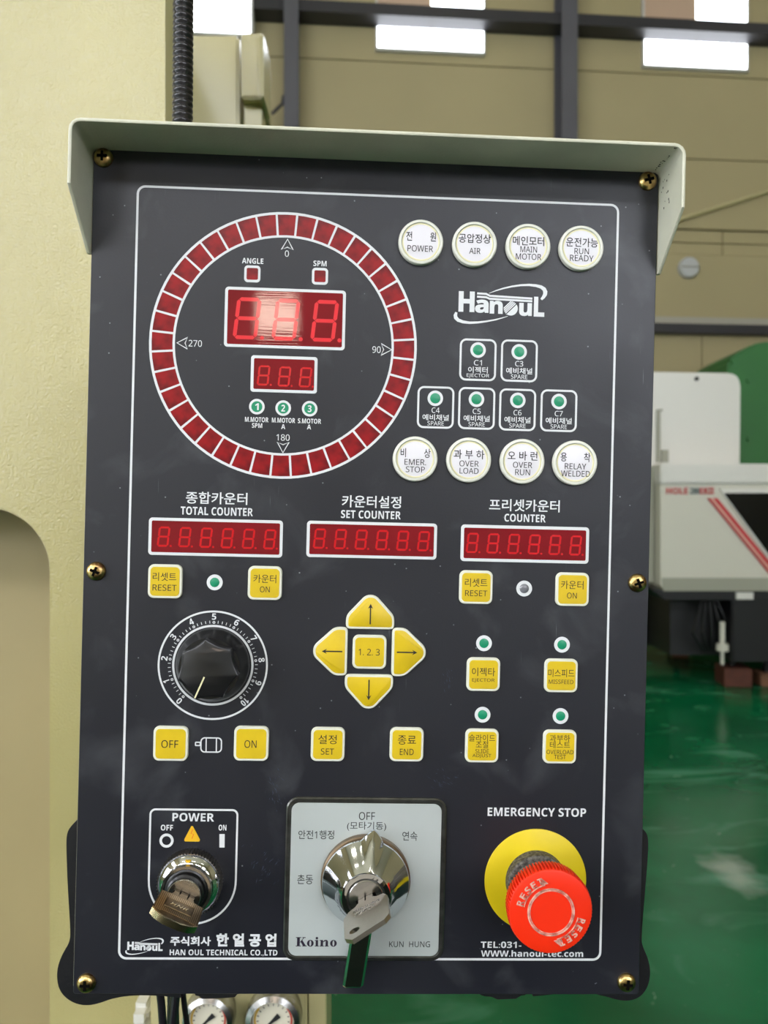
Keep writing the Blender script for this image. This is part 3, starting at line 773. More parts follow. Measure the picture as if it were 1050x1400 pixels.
# logo
def logo(X, Y, S, nm):
    o = NB()
    f = lambda x, y: ((x-520)*S, -(y-282)*S)
    def glyph(s, x0, x1, y0, y1, bold=.035):
        t = text_mesh(s, (x1-x0)*S, (y1-y0)*S, .00008, .02, 0, True); c = f((x0+x1)/2, (y0+y1)/2)
        for v in t.verts: v.co.x += c[0]; v.co.y += c[1]
        me = bpy.data.meshes.new('t'); t.to_mesh(me); t.free(); o.from_mesh(me); bpy.data.meshes.remove(me)
    glyph('H', 165, 300, 185, 358); glyph('a', 305, 420, 250, 362); glyph('n', 430, 540, 256, 365)
    glyph('u', 680, 788, 266, 376); glyph('L', 805, 895, 210, 378)
    for dy in (0, 28):
        ribbon(o, [f(320, 199+dy), f(398, 201+dy), f(428, 216+dy*.9), f(790, 227+dy*.8)], 17*S, 0, .00008)
    # striped ball
    cx, cy, rr = 608, 316, 60
    def chord(d0, d1):
        P_ = []
        d = Vector((1, -1)).normalized(); nn = Vector((1, 1)).normalized()   # stripes run up to the right
        for dd, sgn in ((d0, 1), (d1, -1)):
            h = math.sqrt(max(rr*rr-dd*dd, 0))
            for s in ((-h, h) if sgn > 0 else (h, -h)): P_.append(f(cx+nn.x*dd+d.x*s, cy+nn.y*dd+d.y*s))
        prism(o, P_, 0, .00008)
    for k in range(4): chord(-46+k*13, -46+k*13+9.5)
    pts = []
    for i in range(17):
        a = R(-45+180*i/16); pts.append(f(cx+rr*math.cos(a)+0, cy+rr*math.sin(a)))
    hb = 10
    prism(o, [p for p in [f(cx+Vector((1, 1)).normalized().x*hb+rr*.985*math.cos(R(45+s)), cy+Vector((1, 1)).normalized().y*hb+rr*.985*math.sin(R(45+s))) if False else f(cx+rr*math.cos(R(45+s)), cy+rr*math.sin(R(45+s))) for s in range(-80, 81, 10)]], 0, .00008)
    def sw(P_):
        ribbon(o, [f(x, y) for x, y, w in P_], [w*S for x, y, w in P_], 0, .00008)
    U = [(420, 195, 3), (480, 170, 9), (545, 148, 12), (615, 130, 14), (690, 117, 16), (760, 112, 19), (820, 116, 23), (862, 126, 28), (888, 143, 33), (899, 165, 36), (897, 188, 34), (885, 210, 28), (866, 232, 18)]
    sw(U); sw([(1040-x-8, 566-y, w) for x, y, w in U[2:]]+[]) if False else None
    sw([(585, 383, 3), (540, 398, 7), (480, 416, 11), (400, 433, 14), (330, 444, 17), (262, 449, 20), (205, 443, 25), (165, 430, 29), (144, 410, 32), (140, 390, 30), (148, 364, 18)])
    u, v, k = uv(X, Y)
    return finish(o, nm, 'wtext', panel, (u, v, Z0))
u, v, k = uv(684, 415)
tag(logo(684.2, 415.7, k/6.176, 'logo'), 'white company logo with two swooshes, upper right')
tag(logo(197.6, 1293.8, uv(197, 1294)[2]/6.176*.405, 'logo'), 'small white company logo at the lower left')

# round lamps
def lamp(cx, cy, lines, label):
    z = .0028; u, v, k = uv(cx, cy, z)
    b = NB()
    lathe(b, [(30.8*k, 0), (30.8*k, z-.0008), (30*k, z-.0002), (28.8*k, z), (27*k, z), (26.2*k, z-.0003), (26*k, z-.0012)], 64)
    o = finish(b, 'pilot_lamp', 'lampbez', panel, (u, v, 0)); tag(o, label)
    b = NB(); cring(b, 25.6*k, 24*k, z-.0011, z-.0005, 64); finish(b, 'lens_rim', 'lampedge', o)
    b = NB(); lathe(b, [(24.1*k, z-.0012), (24.1*k, z-.0007), (22*k, z-.0005)], 64); finish(b, 'lens', 'lamplens', o)
    for s, dx, dy, w, h, *bb in lines:
        TX(s, cx+dx-w/2, cx+dx+w/2, cy+dy-h/2, cy+dy+h/2, 'black', o, z-.00043, bold=.006)
K1 = 12.5
lamp(575.6, 330.3, [('전        원', .2, -7, 41, K1), ('POWER', -1, 9.5, 35, 8.5)], 'round white pilot lamp marked POWER')
lamp(649.2, 333.1, [('공압정상', .0, -7, 44, K1), ('AIR', 0, 10, 15.5, 8)], 'round white pilot lamp marked AIR')
lamp(722.6, 336, [('메인모터', 0, -6.5, 43, K1), ('MAIN', .2, 5, 23, 8), ('MOTOR', 0, 15, 35, 8.3)], 'round white pilot lamp marked MAIN MOTOR')
lamp(795.3, 338.5, [('운전가능', .5, -7, 44, K1), ('RUN', 0, 5, 20, 8), ('READY', 0, 14.5, 32.5, 8.3)], 'round white pilot lamp marked RUN READY')
lamp(567.8, 627.3, [('비        상', .4, -8, 41, K1), ('EMER.', 0, 4.5, 29.5, 8), ('STOP', 0, 14.5, 26, 8)], 'round white pilot lamp marked EMER. STOP')
lamp(641.3, 628.8, [('과 부 하', 0, -7.5, 42, K1), ('OVER', 0, 5, 26.5, 8), ('LOAD', 0, 15, 26, 8)], 'round white pilot lamp marked OVER LOAD')
lamp(714.5, 630.7, [('오 바 런', 0, -7.5, 41, K1), ('OVER', 0, 5, 26.5, 8), ('RUN', 0, 15, 20.5, 8)], 'round white pilot lamp marked OVER RUN')
lamp(786.8, 632.6, [('용        착', 0, -7.5, 41, K1), ('RELAY', 0, 5, 29.5, 8), ('WELDED', 0, 15, 40, 8)], 'round white pilot lamp marked RELAY WELDED')

# channel boxes
for nm, bx_, by, lx_, ly, ko, kw, en, ew in (('C1', 653.4, 492, 653.6, 478.6, '이젝터', 27, 'EJECTOR', 31), ('C3', 709.8, 493.4, 709.8, 481.1, '예비채널', 36, 'SPARE', 22.5),
        ('C4', 595.6, 557, 595.1, 544.6, '예비채널', 36, 'SPARE', 22.5), ('C5', 651.7, 558.4, 651.4, 545.9, '예비채널', 36, 'SPARE', 22.5),
        ('C6', 707.5, 560.3, 707.9, 547.4, '예비채널', 36, 'SPARE', 22.5), ('C7', 763.9, 561.6, 764.2, 549, '예비채널', 36, 'SPARE', 22.5)):
    u, v, k = uv(bx_, by)
    b = NB(); rframe(b, 50.5*k, 57.5*k, 9*k, 2.7*k, 0, Z1); o = finish(b, 'channel_frame', 'white', panel, (u, v, 0))
    tag(o, 'white rounded outline marked '+nm)
    led(lx_, ly, 10.6, 7.6)
    TX(nm, bx_-5.5, bx_+5.5, by+.2, by+7.6, parent=o, z=Z0)
    TX(ko, bx_-kw/2, bx_+kw/2, by+9.5, by+18, parent=o, z=Z0, bold=.01)
    TX(en, bx_-ew/2, bx_+ew/2, by+18.9, by+24.7, parent=o, z=Z0)

# headings
TX('종합카운터', 254.6, 338, 672.8, 689.4, bold=.012); TX('TOTAL COUNTER', 247.5, 345.5, 693.5, 704.7, bold=.014)
TX('카운터설정', 467.5, 548.4, 677.8, 694.4, bold=.012); TX('SET COUNTER', 466.3, 548, 698.2, 709.2, bold=.014)
TX('프리셋카운터', 668.6, 765.7, 682.9, 699.4, bold=.012); TX('COUNTER', 689.4, 746.3, 703, 713.7, bold=.014)

# keys
def key(cx, cy, sz, lines, label, z=.0016):
    u, v, k = uv(cx, cy, z); w = sz*k
    b = NB(); loft(b, [rrect(w, w, .0031, 0, 6), rrect(w, w, .0031, z-.0006, 6), rrect(w, w, .0031, z-.0002, 6, 0, 0, .00015), rrect(w, w, .0031, z, 6, 0, 0, .0004)])
    o = finish(b, 'key', 'keywhite', panel, (u, v, 0)); tag(o, label)
    b = NB(); rslab(b, w-.0026, w-.0026, .0021, z-.0001, z+.00012, .00005); finish(b, 'key_face', 'yellow', o)
    for s, dx, dy, tw, th in lines:
        TX(s, cx+dx-tw/2, cx+dx+tw/2, cy+dy-th/2, cy+dy+th/2, 'black', o, z+.00012)
key(225.5, 795, 46.5, [('리셋트', -.5, -6.5, 32, 11.5), ('RESET', -.5, 8.5, 32.5, 8.5)], 'yellow square key marked RESET under TOTAL COUNTER')
key(362.1, 797.3, 46.5, [('카운터', 0, -6, 31, 11.5), ('ON', 0, 8.5, 13.5, 8)], 'yellow square key marked ON under TOTAL COUNTER')
key(651, 803.1, 46, [('리셋트', 0, -6.5, 31, 11.5), ('RESET', 0, 8, 30.5, 8)], 'yellow square key marked RESET under COUNTER')
key(782.9, 806, 46, [('카운터', -.5, -6.3, 31, 11.5), ('ON', -1, 8.3, 13.5, 8)], 'yellow square key marked ON under COUNTER')
key(661.1, 922.3, 46, [('이젝타', 0, -3.7, 32, 11.5), ('EJECTOR', -.3, 8, 31, 5.6)], 'yellow square key marked EJECTOR')
key(767.4, 924, 46, [('미스피드', 0, -3.7, 36, 11), ('MISSFEED', -.3, 8.2, 34, 5.8)], 'yellow square key marked MISSFEED')
key(659.1, 1020, 46, [('슬라이드', 0, -11, 36, 9.5), ('조절', 0, -2, 17, 9.5), ('SLIDE', 0, 7, 18.5, 5.6), ('ADJUST', -.3, 13.5, 26, 5.6)], 'yellow square key marked SLIDE ADJUST')
key(765.6, 1021.4, 46, [('과부하', 0, -12, 28, 9.5), ('테스트', 0, -3, 28, 9.5), ('OVERLOAD', 0, 6.8, 37, 5.8), ('TEST', 0, 13.5, 16.5, 5.8)], 'yellow square key marked OVERLOAD TEST')
key(233.2, 1017, 47.5, [('OFF', -1, .3, 23, 10.5)], 'yellow square key marked OFF left of the motor symbol')
key(343.5, 1017, 47.5, [('ON', -1, .3, 16.5, 10.5)], 'yellow square key marked ON right of the motor symbol')
key(448.2, 1018, 46.5, [('설정', -.5, -7, 25, 12.5), ('SET', -.5, 9.5, 18, 8.5)], 'yellow square key marked SET')
key(556.1, 1018.3, 46.5, [('종료', .3, -6.5, 25, 12.5), ('END', 0, 9.7, 19, 8.5)], 'yellow square key marked END')
key(505.2, 891.6, 46.5, [('1. 2. 3', -.5, 0, 29, 9)], 'yellow square key marked 1.2.3 between the arrow keys')
def arrow_key(cx, cy, ang, label, wpx=66.5, hpx=47):
    """trapezoid key pointing along ang; cx,cy centre of its bounding box"""
    z = .0016; u, v, k = uv(cx, cy, z)
    def outl(ins, zz):
        W_, H_ = wpx*k/2, hpx*k/2
        C = [(W_, -H_, .0026), (W_, -H_*.22, .0065), (W_*.20, H_, .0058), (-W_*.20, H_, .0058), (-W_, -H_*.22, .0065), (-W_, -H_, .0026)]
        P_ = []
        n = len(C)
        for i in range(n):
            x, y, r = C[i]; p = Vector((x, y)); a = Vector(C[i-1][:2])-p; c = Vector(C[(i+1) % n][:2])-p
            th = a.angle(c); d = min(r/math.tan(th/2), a.length*.49, c.length*.49)
            s, e = p+a.normalized()*d, p+c.normalized()*d
            for j in range(5):
                t = j/4; P_.append(((1-t)**2*s+2*t*(1-t)*p+t*t*e))
        m_ = len(P_); O = []
        for i in range(m_):
            a = P_[i-1]; c = P_[(i+1) % m_]; d = (c-a).normalized(); nn = Vector((-d.y, d.x)); O.append(P_[i]+nn*ins)
        ca, sa = math.cos(ang), math.sin(ang)
        return [(p.x*ca-p.y*sa, p.x*sa+p.y*ca, zz) for p in O]
    b = NB(); loft(b, [outl(0, 0), outl(0, z-.0006), outl(.00015, z-.0002), outl(.0004, z)])
    o = finish(b, 'arrow_key', 'keywhite', panel, (u, v, 0)); tag(o, label)
    b = NB(); loft(b, [outl(.0013, z-.0001), outl(.0013, z+.0001), outl(.00135, z+.00012)]); finish(b, 'key_face', 'yellow', o)
    b = NB(); L_ = 14*k; yo = -2.5*k
    q1 = [(-.9*k, -L_+yo), (.9*k, -L_+yo), (.9*k, L_-5*k+yo), (3.6*k, L_-7*k+yo), (0, L_+yo), (-3.6*k, L_-7*k+yo), (-.9*k, L_-5*k+yo)]
    ca, sa = math.cos(ang), math.sin(ang)
    prism(b, [(x*ca-y*sa, x*sa+y*ca) for x, y in q1], z+.0001, z+.0002); finish(b, 'arrow_mark', 'black', o)
arrow_key(506.5, 837, 0, 'yellow arrow key pointing up'); arrow_key(451.5, 890.5, R(90), 'yellow arrow key pointing left')
arrow_key(559, 892, R(-90), 'yellow arrow key pointing right'); arrow_key(504.2, 945.8, PI, 'yellow arrow key pointing down')
for x, y in ((293.6, 796.2), (661.7, 879.4), (768.3, 881.4), (659.7, 977.1), (766.3, 978.9)): led(x, y, 10.8, 7)
led(716.6, 804.6, 10.8, 6.6, 'clear')
# motor symbol
b = NB()
def px_rr(x0, x1, y0, y1, r, t):
    u, v, k = uv((x0+x1)/2, (y0+y1)/2); rframe(b, (x1-x0)*k, (y1-y0)*k, r*k, t*k, 0, Z1, cx=u, cy=v)
px_rr(274, 303.5, 1008, 1029, 6, 1.7); px_rr(266.5, 274.5, 1014, 1020, 1.5, 1.6)
for x in (282, 296):
    ribbon(b, PX([(x, 1009), (x-.3, 1028)]), .0006, 0, Z1)
finish(b, 'motor_symbol', 'white', panel)

# potentiometer
u0, v0, k = uv(291.1, 909.5)
b = NB(); cring(b, 74.8*k, 72.3*k, 0, Z1, 96); cring(b, 55.2*k, 52.3*k, 0, Z1, 96)
dial = finish(b, 'dial_scale', 'white', panel, (u0, v0, 0)); tag(dial, 'white printed dial scale numbered 0 to 10')
b = NB(); N10 = 27.6
for i in range(11):
    a = R(90+138-N10*i); c, s = math.cos(a), math.sin(a)
    cring(b, 1.9*k, .8*k, 0, Z1, 12, 58.6*k*c, 58.6*k*s)
    if i < 10:
        for j in range(1, 5):
            a2 = a-R(N10*j/5); c2, s2 = math.cos(a2), math.sin(a2)
            ribbon(b, [(57.3*k*c2, 57.3*k*s2), (61*k*c2, 61*k*s2)], .9*k, 0, Z1)
finish(b, 'scale_marks', 'white', dial)
for i in range(11):
    a = R(90+138-N10*i); r_ = 66.5*k
    t = text_mesh(str(i), (10 if i == 10 else 3.4 if i == 1 else 5.8)*k, 8.6*k, .00008, 0, 0, True)
    finish(t, 'number', 'wtext', dial, (r_*math.cos(a), r_*math.sin(a), Z0), (0, 0, a-PI/2))
uK, vK, kk = uv(291.8, 908)
def lobes(r, z, dep, n=84, a0=R(90+5)):
    P_ = []
    for i in range(n):
        a = 2*PI*i/n; t = (a*7/(2*PI)) % 1.0
        rr = r*(1-dep*math.sin(PI*t)**.8)
        P_.append((rr*math.cos(a+a0), rr*math.sin(a+a0), z))
    return P_
b = NB()
lathe_s = [circ(49.5*kk, 0, 84, a0=R(95)), circ(49.5*kk, .003, 84, a0=R(95)), circ(48*kk, .0042, 84, a0=R(95)), circ(42.5*kk, .0095, 84, a0=R(95)), circ(40.5*kk, .0115, 84, a0=R(95))]
loft(b, lathe_s)
kn = finish(b, 'speed_knob', 'knob', panel, (uK, vK, 0), smooth=28); tag(kn, 'black seven sided knob with a pointer line')
b = NB(); loft(b, [lobes(41.5*kk, .005, .15), lobes(41*kk, .0155, .15), lobes(40.4*kk, .0165, .15), lobes(38.5*kk, .0168, .15)])
finish(b, 'grip', 'knob', kn, smooth=28)
b = NB(); a = R(90-203)
ribbon(b, [(9*kk*math.cos(a), 9*kk*math.sin(a)), (39*kk*math.cos(a), 39*kk*math.sin(a))], .00075, .0166, .0171); finish(b, 'pointer_line', 'lampedge', kn)

# power key switch
b = NB(); q = []
u1, v1, k = uv(263.5, 1186)
hwid = 59*k; ytop = 79*k; rr_ = 7*k
pts = [(-hwid+rr_, ytop), (hwid-rr_, ytop)]
ol = [(hwid-rr_+rr_*math.sin(R(t)), ytop-rr_+rr_*math.cos(R(t))) for t in range(0, 91, 15)]
ol += [(hwid, -16*k)]
ol += [(hwid*math.cos(R(t)), -18*k+hwid*math.sin(R(t))) for t in range(-5, -176, -6)]
ol += [(-hwid, -16*k)]
ol += [(-hwid+rr_-rr_*math.cos(R(t)), ytop-rr_+rr_*math.sin(R(t))) for t in range(0, 91, 15)]
ribbon(b, ol, 2.6*k, 0, Z1, closed=True)
pb = finish(b, 'power_outline', 'white', panel, (u1, v1, 0))
TX('POWER', 236, 292.5, 1111.6, 1123, bold=.012); TX('OFF', 220, 236.4, 1127.6, 1135.4, bold=.02); TX('ON', 299, 309.5, 1127.6, 1135.4, bold=.02)
u, v, k = uv(227.7, 1149.2); b = NB(); cring(b, 9.6*k, 6.1*k, 0, Z1, 40); finish(b, 'off_symbol', 'white', panel, (u, v, 0))
b = NB(); prism(b, PX([(300, 1140.3), (307.2, 1140.3), (307, 1158.7), (300, 1158.7)]), 0, Z1); finish(b, 'on_symbol', 'white', panel)
b = NB(); prism(b, PX([(261.5, 1129.5), (263.7, 1129.5), (273.3, 1147.5), (273, 1149.8), (271.5, 1150.5), (253.5, 1150.3), (252, 1149.5), (252, 1147.3)]), 0, Z1)
ws = finish(b, 'warning_triangle', 'orange', panel); tag(ws, 'yellow warning triangle with an orange lightning bolt')
b = NB(); ribbon(b, PX([(263.5, 1134), (261.3, 1139.5), (264.8, 1140.5), (262.4, 1146.5)]), .00045, Z1, Z1+.00005); finish(b, 'bolt_mark', 'dorange', ws)

uS, vS, k = uv(261.6, 1202.5)
def knurl(b, r0, r1, z0, z1, n=90):
    def c(z, r): return [((r if i % 2 else r-r1)*math.cos(2*PI*i/(2*n)), (r if i % 2 else r-r1)*math.sin(2*PI*i/(2*n)), z) for i in range(2*n)]
    loft(b, [c(z0, r0), c(z1, r0)])
b = NB(); knurl(b, .0166, .0009, 0, .0062, 64)
sw = finish(b, 'power_key_switch', 'dchrome', panel, (uS, vS, 0), smooth=20); tag(sw, 'round chrome key switch with knurled ring and key slot')
b = NB(); lathe(b, [(.0158, .0061), (.0158, .0066), (.0152, .0076), (.0132, .0095), (.0126, .0098), (.0122, .0092)], 64); finish(b, 'front_ring', 'chrome', sw)
b = NB(); cring(b, .0126, .0112, .009, .0128, 64); finish(b, 'inner_ring', 'chrome2', sw)
b = NB(); lathe(b, [(.0113, .009), (.0113, .0118), (.0106, .0126), (.0098, .0128), (.0094, .0150), (.0086, .0156)], 64); finish(b, 'black_core', 'knob', sw)
b = NB(); lathe(b, [(.0083, .0150), (.0083, .0172), (.0080, .0176)], 48); finish(b, 'lock_cylinder', 'chrome2', sw)
SA = R(-24)
b = NB(); bx(b, -.0058, .0058, -.0008, .0008, .0174, .0178); finish(b, 'key_slot', 'dark', sw, (0, 0, 0), (0, 0, SA))
b = NB(); prism(b, [(-.0014, .0142), (.0014, .0142), (0, .0118)], .0082, .0096)
o = finish(b, 'index_mark', 'orange', sw)

# selector switch
u2, v2, k = uv(499.3, 1200.5)
b = NB(); SWd, SHt = 219*k, 222*k
loft(b, [rrect(SWd, SHt, 17*k, 0, 8), rrect(SWd, SHt, 17*k, .0012, 8), rrect(SWd, SHt, 17*k, .0018, 8, 0, 0, .0007), rrect(SWd, SHt, 17*k, .0018, 8, 0, 0, .002), rrect(SWd, SHt, 17*k, .0014, 8, 0, 0, .0024)])
sel = finish(b, 'selector_base', 'bezel', panel, (u2, v2, 0)); tag(sel, 'square selector switch with silver plate and dark frame')
b = NB(); rslab(b, SWd-.0056, SHt-.0056, 11*k, .0012, .0019, .0001, 8); finish(b, 'face_plate', 'plate', sel)
zt = .0019
TX('OFF', 490.8, 512.7, 1110.3, 1121, 'black', sel, zt); TX('(모타기동)', 474.5, 528, 1123.5, 1136, 'black', sel, zt)
TX('안전1행정', 408, 456.7, 1135.2, 1147.2, 'black', sel, zt); TX('연속', 550, 570.7, 1136.8, 1149.3, 'black', sel, zt)
TX('촌동', 406.5, 427.9, 1195.7, 1208.8, 'black', sel, zt); TX('KUN  HUNG', 532, 588, 1287, 1294.8, 'black', sel, zt, .004)
# serif brand word: letters built from strokes with contrast
def koino():
    b = NB(); k = uv(432, 1288, zt)[2]
    def st(x0, x1, y0, y1): prism(b, [(x0, y0), (x1, y0), (x1, y1), (x0, y1)], 0, .00008)
    def ser(x0, x1, y, up=1): st(x0, x1, y, y+.9*up)
    # K
    st(2.0, 5.6, 0, 12.4); st(.4, 7.4, 0, .9); st(.4, 7.4, 11.5, 12.4)
    prism(b, [(5.6, 5.2), (10.4, 11.9), (11.4, 11.9), (6.8, 5.4)], 0, .00008); st(9, 13.2, 11.5, 12.4)
    prism(b, [(6.4, 6.8), (9.0, 8.3), (13.8, .5), (10, .5)], 0, .00008); st(9, 15, 0, .9)
    def oo(cx, rx=4.4, ry=4.6):
        n = 24; o_ = [(cx+rx*math.cos(2*PI*i/n), 4.2+ry*math.sin(2*PI*i/n)) for i in range(n)]; i_ = [(cx+1.3*math.cos(2*PI*i/n), 4.2+(ry-.8)*math.sin(2*PI*i/n)) for i in range(n)]
        loft(b, [[(x, y, z) for x, y in q] for q, z in ((o_, 0), (o_, .00008), (i_, .00008), (i_, 0))], closed=True)
    oo(19.6)
    st(26.6, 29.8, 0, 8.6); st(25.4, 31, 0, .8); st(25.4, 29.8, 7.8, 8.6); lathe(b, [(1.7, 0), (1.7, .00008)], 16, 28.1, 11.2)
    st(33.2, 36.4, 0, 8.6); st(32, 37.6, 0, .8); st(32, 36.4, 7.8, 8.6); st(39.8, 43, 0, 6.6); st(38.6, 44.2, 0, .8)
    prism(b, [(36.4, 6.6), (38.5, 8.8), (41.4, 8.8), (43, 6.8), (42, 6), (39.5, 7.4), (36.4, 5.6)], 0, .00008)
    oo(50.2)
    for v in b.verts: v.co.x = (v.co.x-27.5)*1.03*k; v.co.y = (v.co.y-6.2)*k
    u, v, k = uv(432.5, 1287.6, zt)
    finish(b, 'lettering', 'purple', sel, (u-u2, v-v2, zt))
koino()
uA, vA, k = uv(499.7, 1198.5)
ca = (uA-u2, vA-v2)
b = NB(); lathe(b, [(.0232, .0018), (.0232, .0050), (.0225, .0055)], 64, *ca); finish(b, 'selector_hub', 'hub', sel)
b = NB(); n = 96
def cone_sec(r, z, ptr):
    P_ = []
    for i in range(n):
        a = 2*PI*i/n; d = abs((a-R(82)+PI) % (2*PI)-PI); rr = r
        lim = R(15)
        if d < lim: rr = r+ptr*(1-d/lim)
        P_.append((ca[0]+rr*math.cos(a), ca[1]+rr*math.sin(a), z))
    return P_
loft(b, [cone_sec(.0216, .0056, .0058), cone_sec(.0224, .0075, .0062), cone_sec(.0222, .0084, .0060), cone_sec(.0200, .0110, .0045), cone_sec(.0160, .0164, .0022), cone_sec(.0127, .0210, .0003), cone_sec(.0121, .0216, 0)])
cone = finish(b, 'selector_knob', 'chrome', sel, smooth=24); tag(cone, 'conical chrome selector knob with pointed tip')
b = NB(); cring(b, .0121, .0098, 0.0205, .0227, 64, *ca); finish(b, 'lock_rim', 'chrome', sel)
b = NB(); cring(b, .0099, .0086, .0200, .0217, 64, *ca); finish(b, 'lock_groove', 'bezel', sel)
b = NB(); lathe(b, [(.0088, .0200), (.0088, .0223), (.0084, .0227)], 48, *ca); finish(b, 'lock_cylinder', 'chrome2', sel)
SB = R(27)
b = NB(); bx(b, -.0052, .0052, -.0010, .0010, .0224, .0229); finish(b, 'key_slot', 'dark', sel, (ca[0], ca[1], 0), (0, 0, SB))
# lever pointing down
b = NB()
lp = [(-9.5, -52, .0085), (9.5, -52, .0085), (9.5, -52, .0165), (-9.5, -52, .0165)]
def lev(yp, wp, z0, z1, dx=0):
    h = wp*k/2; c = .0012; x = ca[0]+dx*k; y = ca[1]-yp*k
    return [(x-h, y, z0), (x+h, y, z0), (x+h, y, z1-c), (x+h-c, y, z1), (x-h+c, y, z1), (x-h, y, z1-c)]
loft(b, [lev(17, 27, .007, .0185, -2), lev(52, 27, .0060, .0195, -5), lev(97, 27, .0055, .0195, -11), lev(120, 27, .0055, .0190, -14), lev(123, 25, .006, .018, -14.3)])
tag(finish(b, 'selector_lever', 'chrome', sel, smooth=30), 'chrome lever of the selector pointing down')

# emergency stop
u3, v3, k = uv(731.8, 1203)
b = NB(); lathe(b, [(.0270, 0), (.0270, .0006), (.0267, .0008)], 96)
es = finish(b, 'emergency_stop', 'estopyel', panel, (u3, v3, 0)); tag(es, 'emergency stop with yellow disc and orange-red mushroom button')
b = NB(); lathe(b, [(.0160, .0006), (.0160, .0070), (.0152, .0078), (.0135, .0080), (.0122, .0120), (.0120, .023)], 64); finish(b, 'collar', 'collar', es)
b = NB(); n = 76
def teeth(r, d, z):
    P_ = []
    for i in range(n):
        for f_, q_ in ((0, 0), (.22, 1), (.62, 1), (.84, 0)):
            a = 2*PI*(i+f_)/n; P_.append(((r-d*(1-q_))*math.cos(a), (r-d*(1-q_))*math.sin(a), z))
    return P_
loft(b, [teeth(.0185, .0010, .0205), teeth(.0203, .0013, .0225), teeth(.0209, .0012, .0285), teeth(.0209, .0010, .0303), teeth(.0206, .0003, .0316), teeth(.0201, 0, .0322), teeth(.0192, 0, .0325), teeth(.0112, 0, .0326)])
finish(b, 'mushroom_head', 'estopred', es, smooth=30)
b = NB(); cring(b, .0116, .0109, .0325, .0330, 72); cring(b, .0106, .0102, .0325, .0329, 72); finish(b, 'ring_mark', 'worn', es)
zf = .0327
def arc_text(rot):
    for i, ch in enumerate('RESET'):
        a = R(90+66-13.2*i)+rot; r_ = .01575
        finish(text_mesh(ch, .0025, .0032, .0003, 0, 0, True), 'raised_letter', 'worn', es, (r_*math.cos(a), r_*math.sin(a), zf), (0, 0, a-PI/2))
    b = NB(); A = [R(90+71-2.6*j)+rot for j in range(26)]
    ribbon(b, [(.0135*math.cos(a), .0135*math.sin(a)) for a in A], .0004, zf-.0002, zf+.0003)
    a0, a1 = R(90+12)+rot, R(90-1)+rot
    prism(b, [(.0174*math.cos(a0-.04), .0174*math.sin(a0-.04)), (.0140*math.cos(a0), .0140*math.sin(a0)), (.0140*math.cos(a1), .0140*math.sin(a1))], zf-.0002, zf+.0003)
    finish(b, 'turn_arrow', 'worn', es)
arc_text(R(8)); arc_text(R(8)+PI)
TX('EMERGENCY STOP', 666.3, 802, 1104.5, 1116.2, bold=.012)
TX('TEL:031-', 657.2, 713, 1287.3, 1296, bold=.025); TX('WWW.hanoul-tec.com', 657.2, 798, 1299.2, 1308, bold=.025)
TX('주식회사', 233, 288, 1280.3, 1293, bold=.03); TX('한 얼 공 업', 296, 377.6, 1276.3, 1294.3, bold=.04)
TX('HAN OUL TECHNICAL CO.,LTD', 232.7, 379, 1298.3, 1307.3, bold=.025)

# screws
for i, (x, y) in enumerate(((141, 215), (886, 247), (131, 781), (872, 797), (117.5, 1345), (857, 1344))):
    u, v, k = uv(x, y, .001)
    if i == 0:
        b = NB(); lathe(b, [(.0049, 0), (.0049, .0006), (.0046, .0015), (.0038, .0023), (.0026, .0028), (.0012, .0030)], 32)
        s0 = finish(b, 'screw', 'brass', panel, (u, v, 0), smooth=60)
        b = NB(); bx(b, -.0025, .0025, -.0007, .0007, .0022, .00335); bx(b, -.0006, .0006, -.0025, .0025, .0022, .00336); sr = finish(b, 'cross_slot', 'dark', s0)
    else:
        c = s0.copy(); COL.objects.link(c); c.location = (u, v, 0); c2 = sr.copy(); COL.objects.link(c2); c2.parent = c
        c.rotation_euler = (0, 0, R(-24*i+random.random()*40)); s = c

# worn scuff flakes on the film: left of the selector, left of it, and right of the arrow cluster
b = NB()
for cx_, cy_, n_, sx, sy, an in ((378, 1080, 24, 6, 14, 20), (365, 1185, 30, 14, 12, -30), (612, 925, 14, 4, 10, 15), (600, 1068, 22, 10, 8, 50), (380, 195, 8, 60, 4, 0)):
    for _ in range(n_):
        if cy_ < 300: continue
        u, v, k = uv(random.gauss(cx_, sx), random.gauss(cy_, sy)); L_ = random.uniform(1, 4.5)*k; w_ = random.uniform(.15, .4)*k; a = R(an+random.gauss(0, 14)+90)
        c, s = math.cos(a), math.sin(a)
        prism(b, [(u-L_*c, v-L_*s), (u-w_*s, v+w_*c), (u+L_*c, v+L_*s), (u+w_*s, v-w_*c)], 0, .00004)
scf = mat('scuffed_film', '4c5364', .25); M['scuff'] = scf
tag(finish(b, 'scuff_mark', 'scuff', panel), 'shiny scuffs on the black film', kind='stuff')

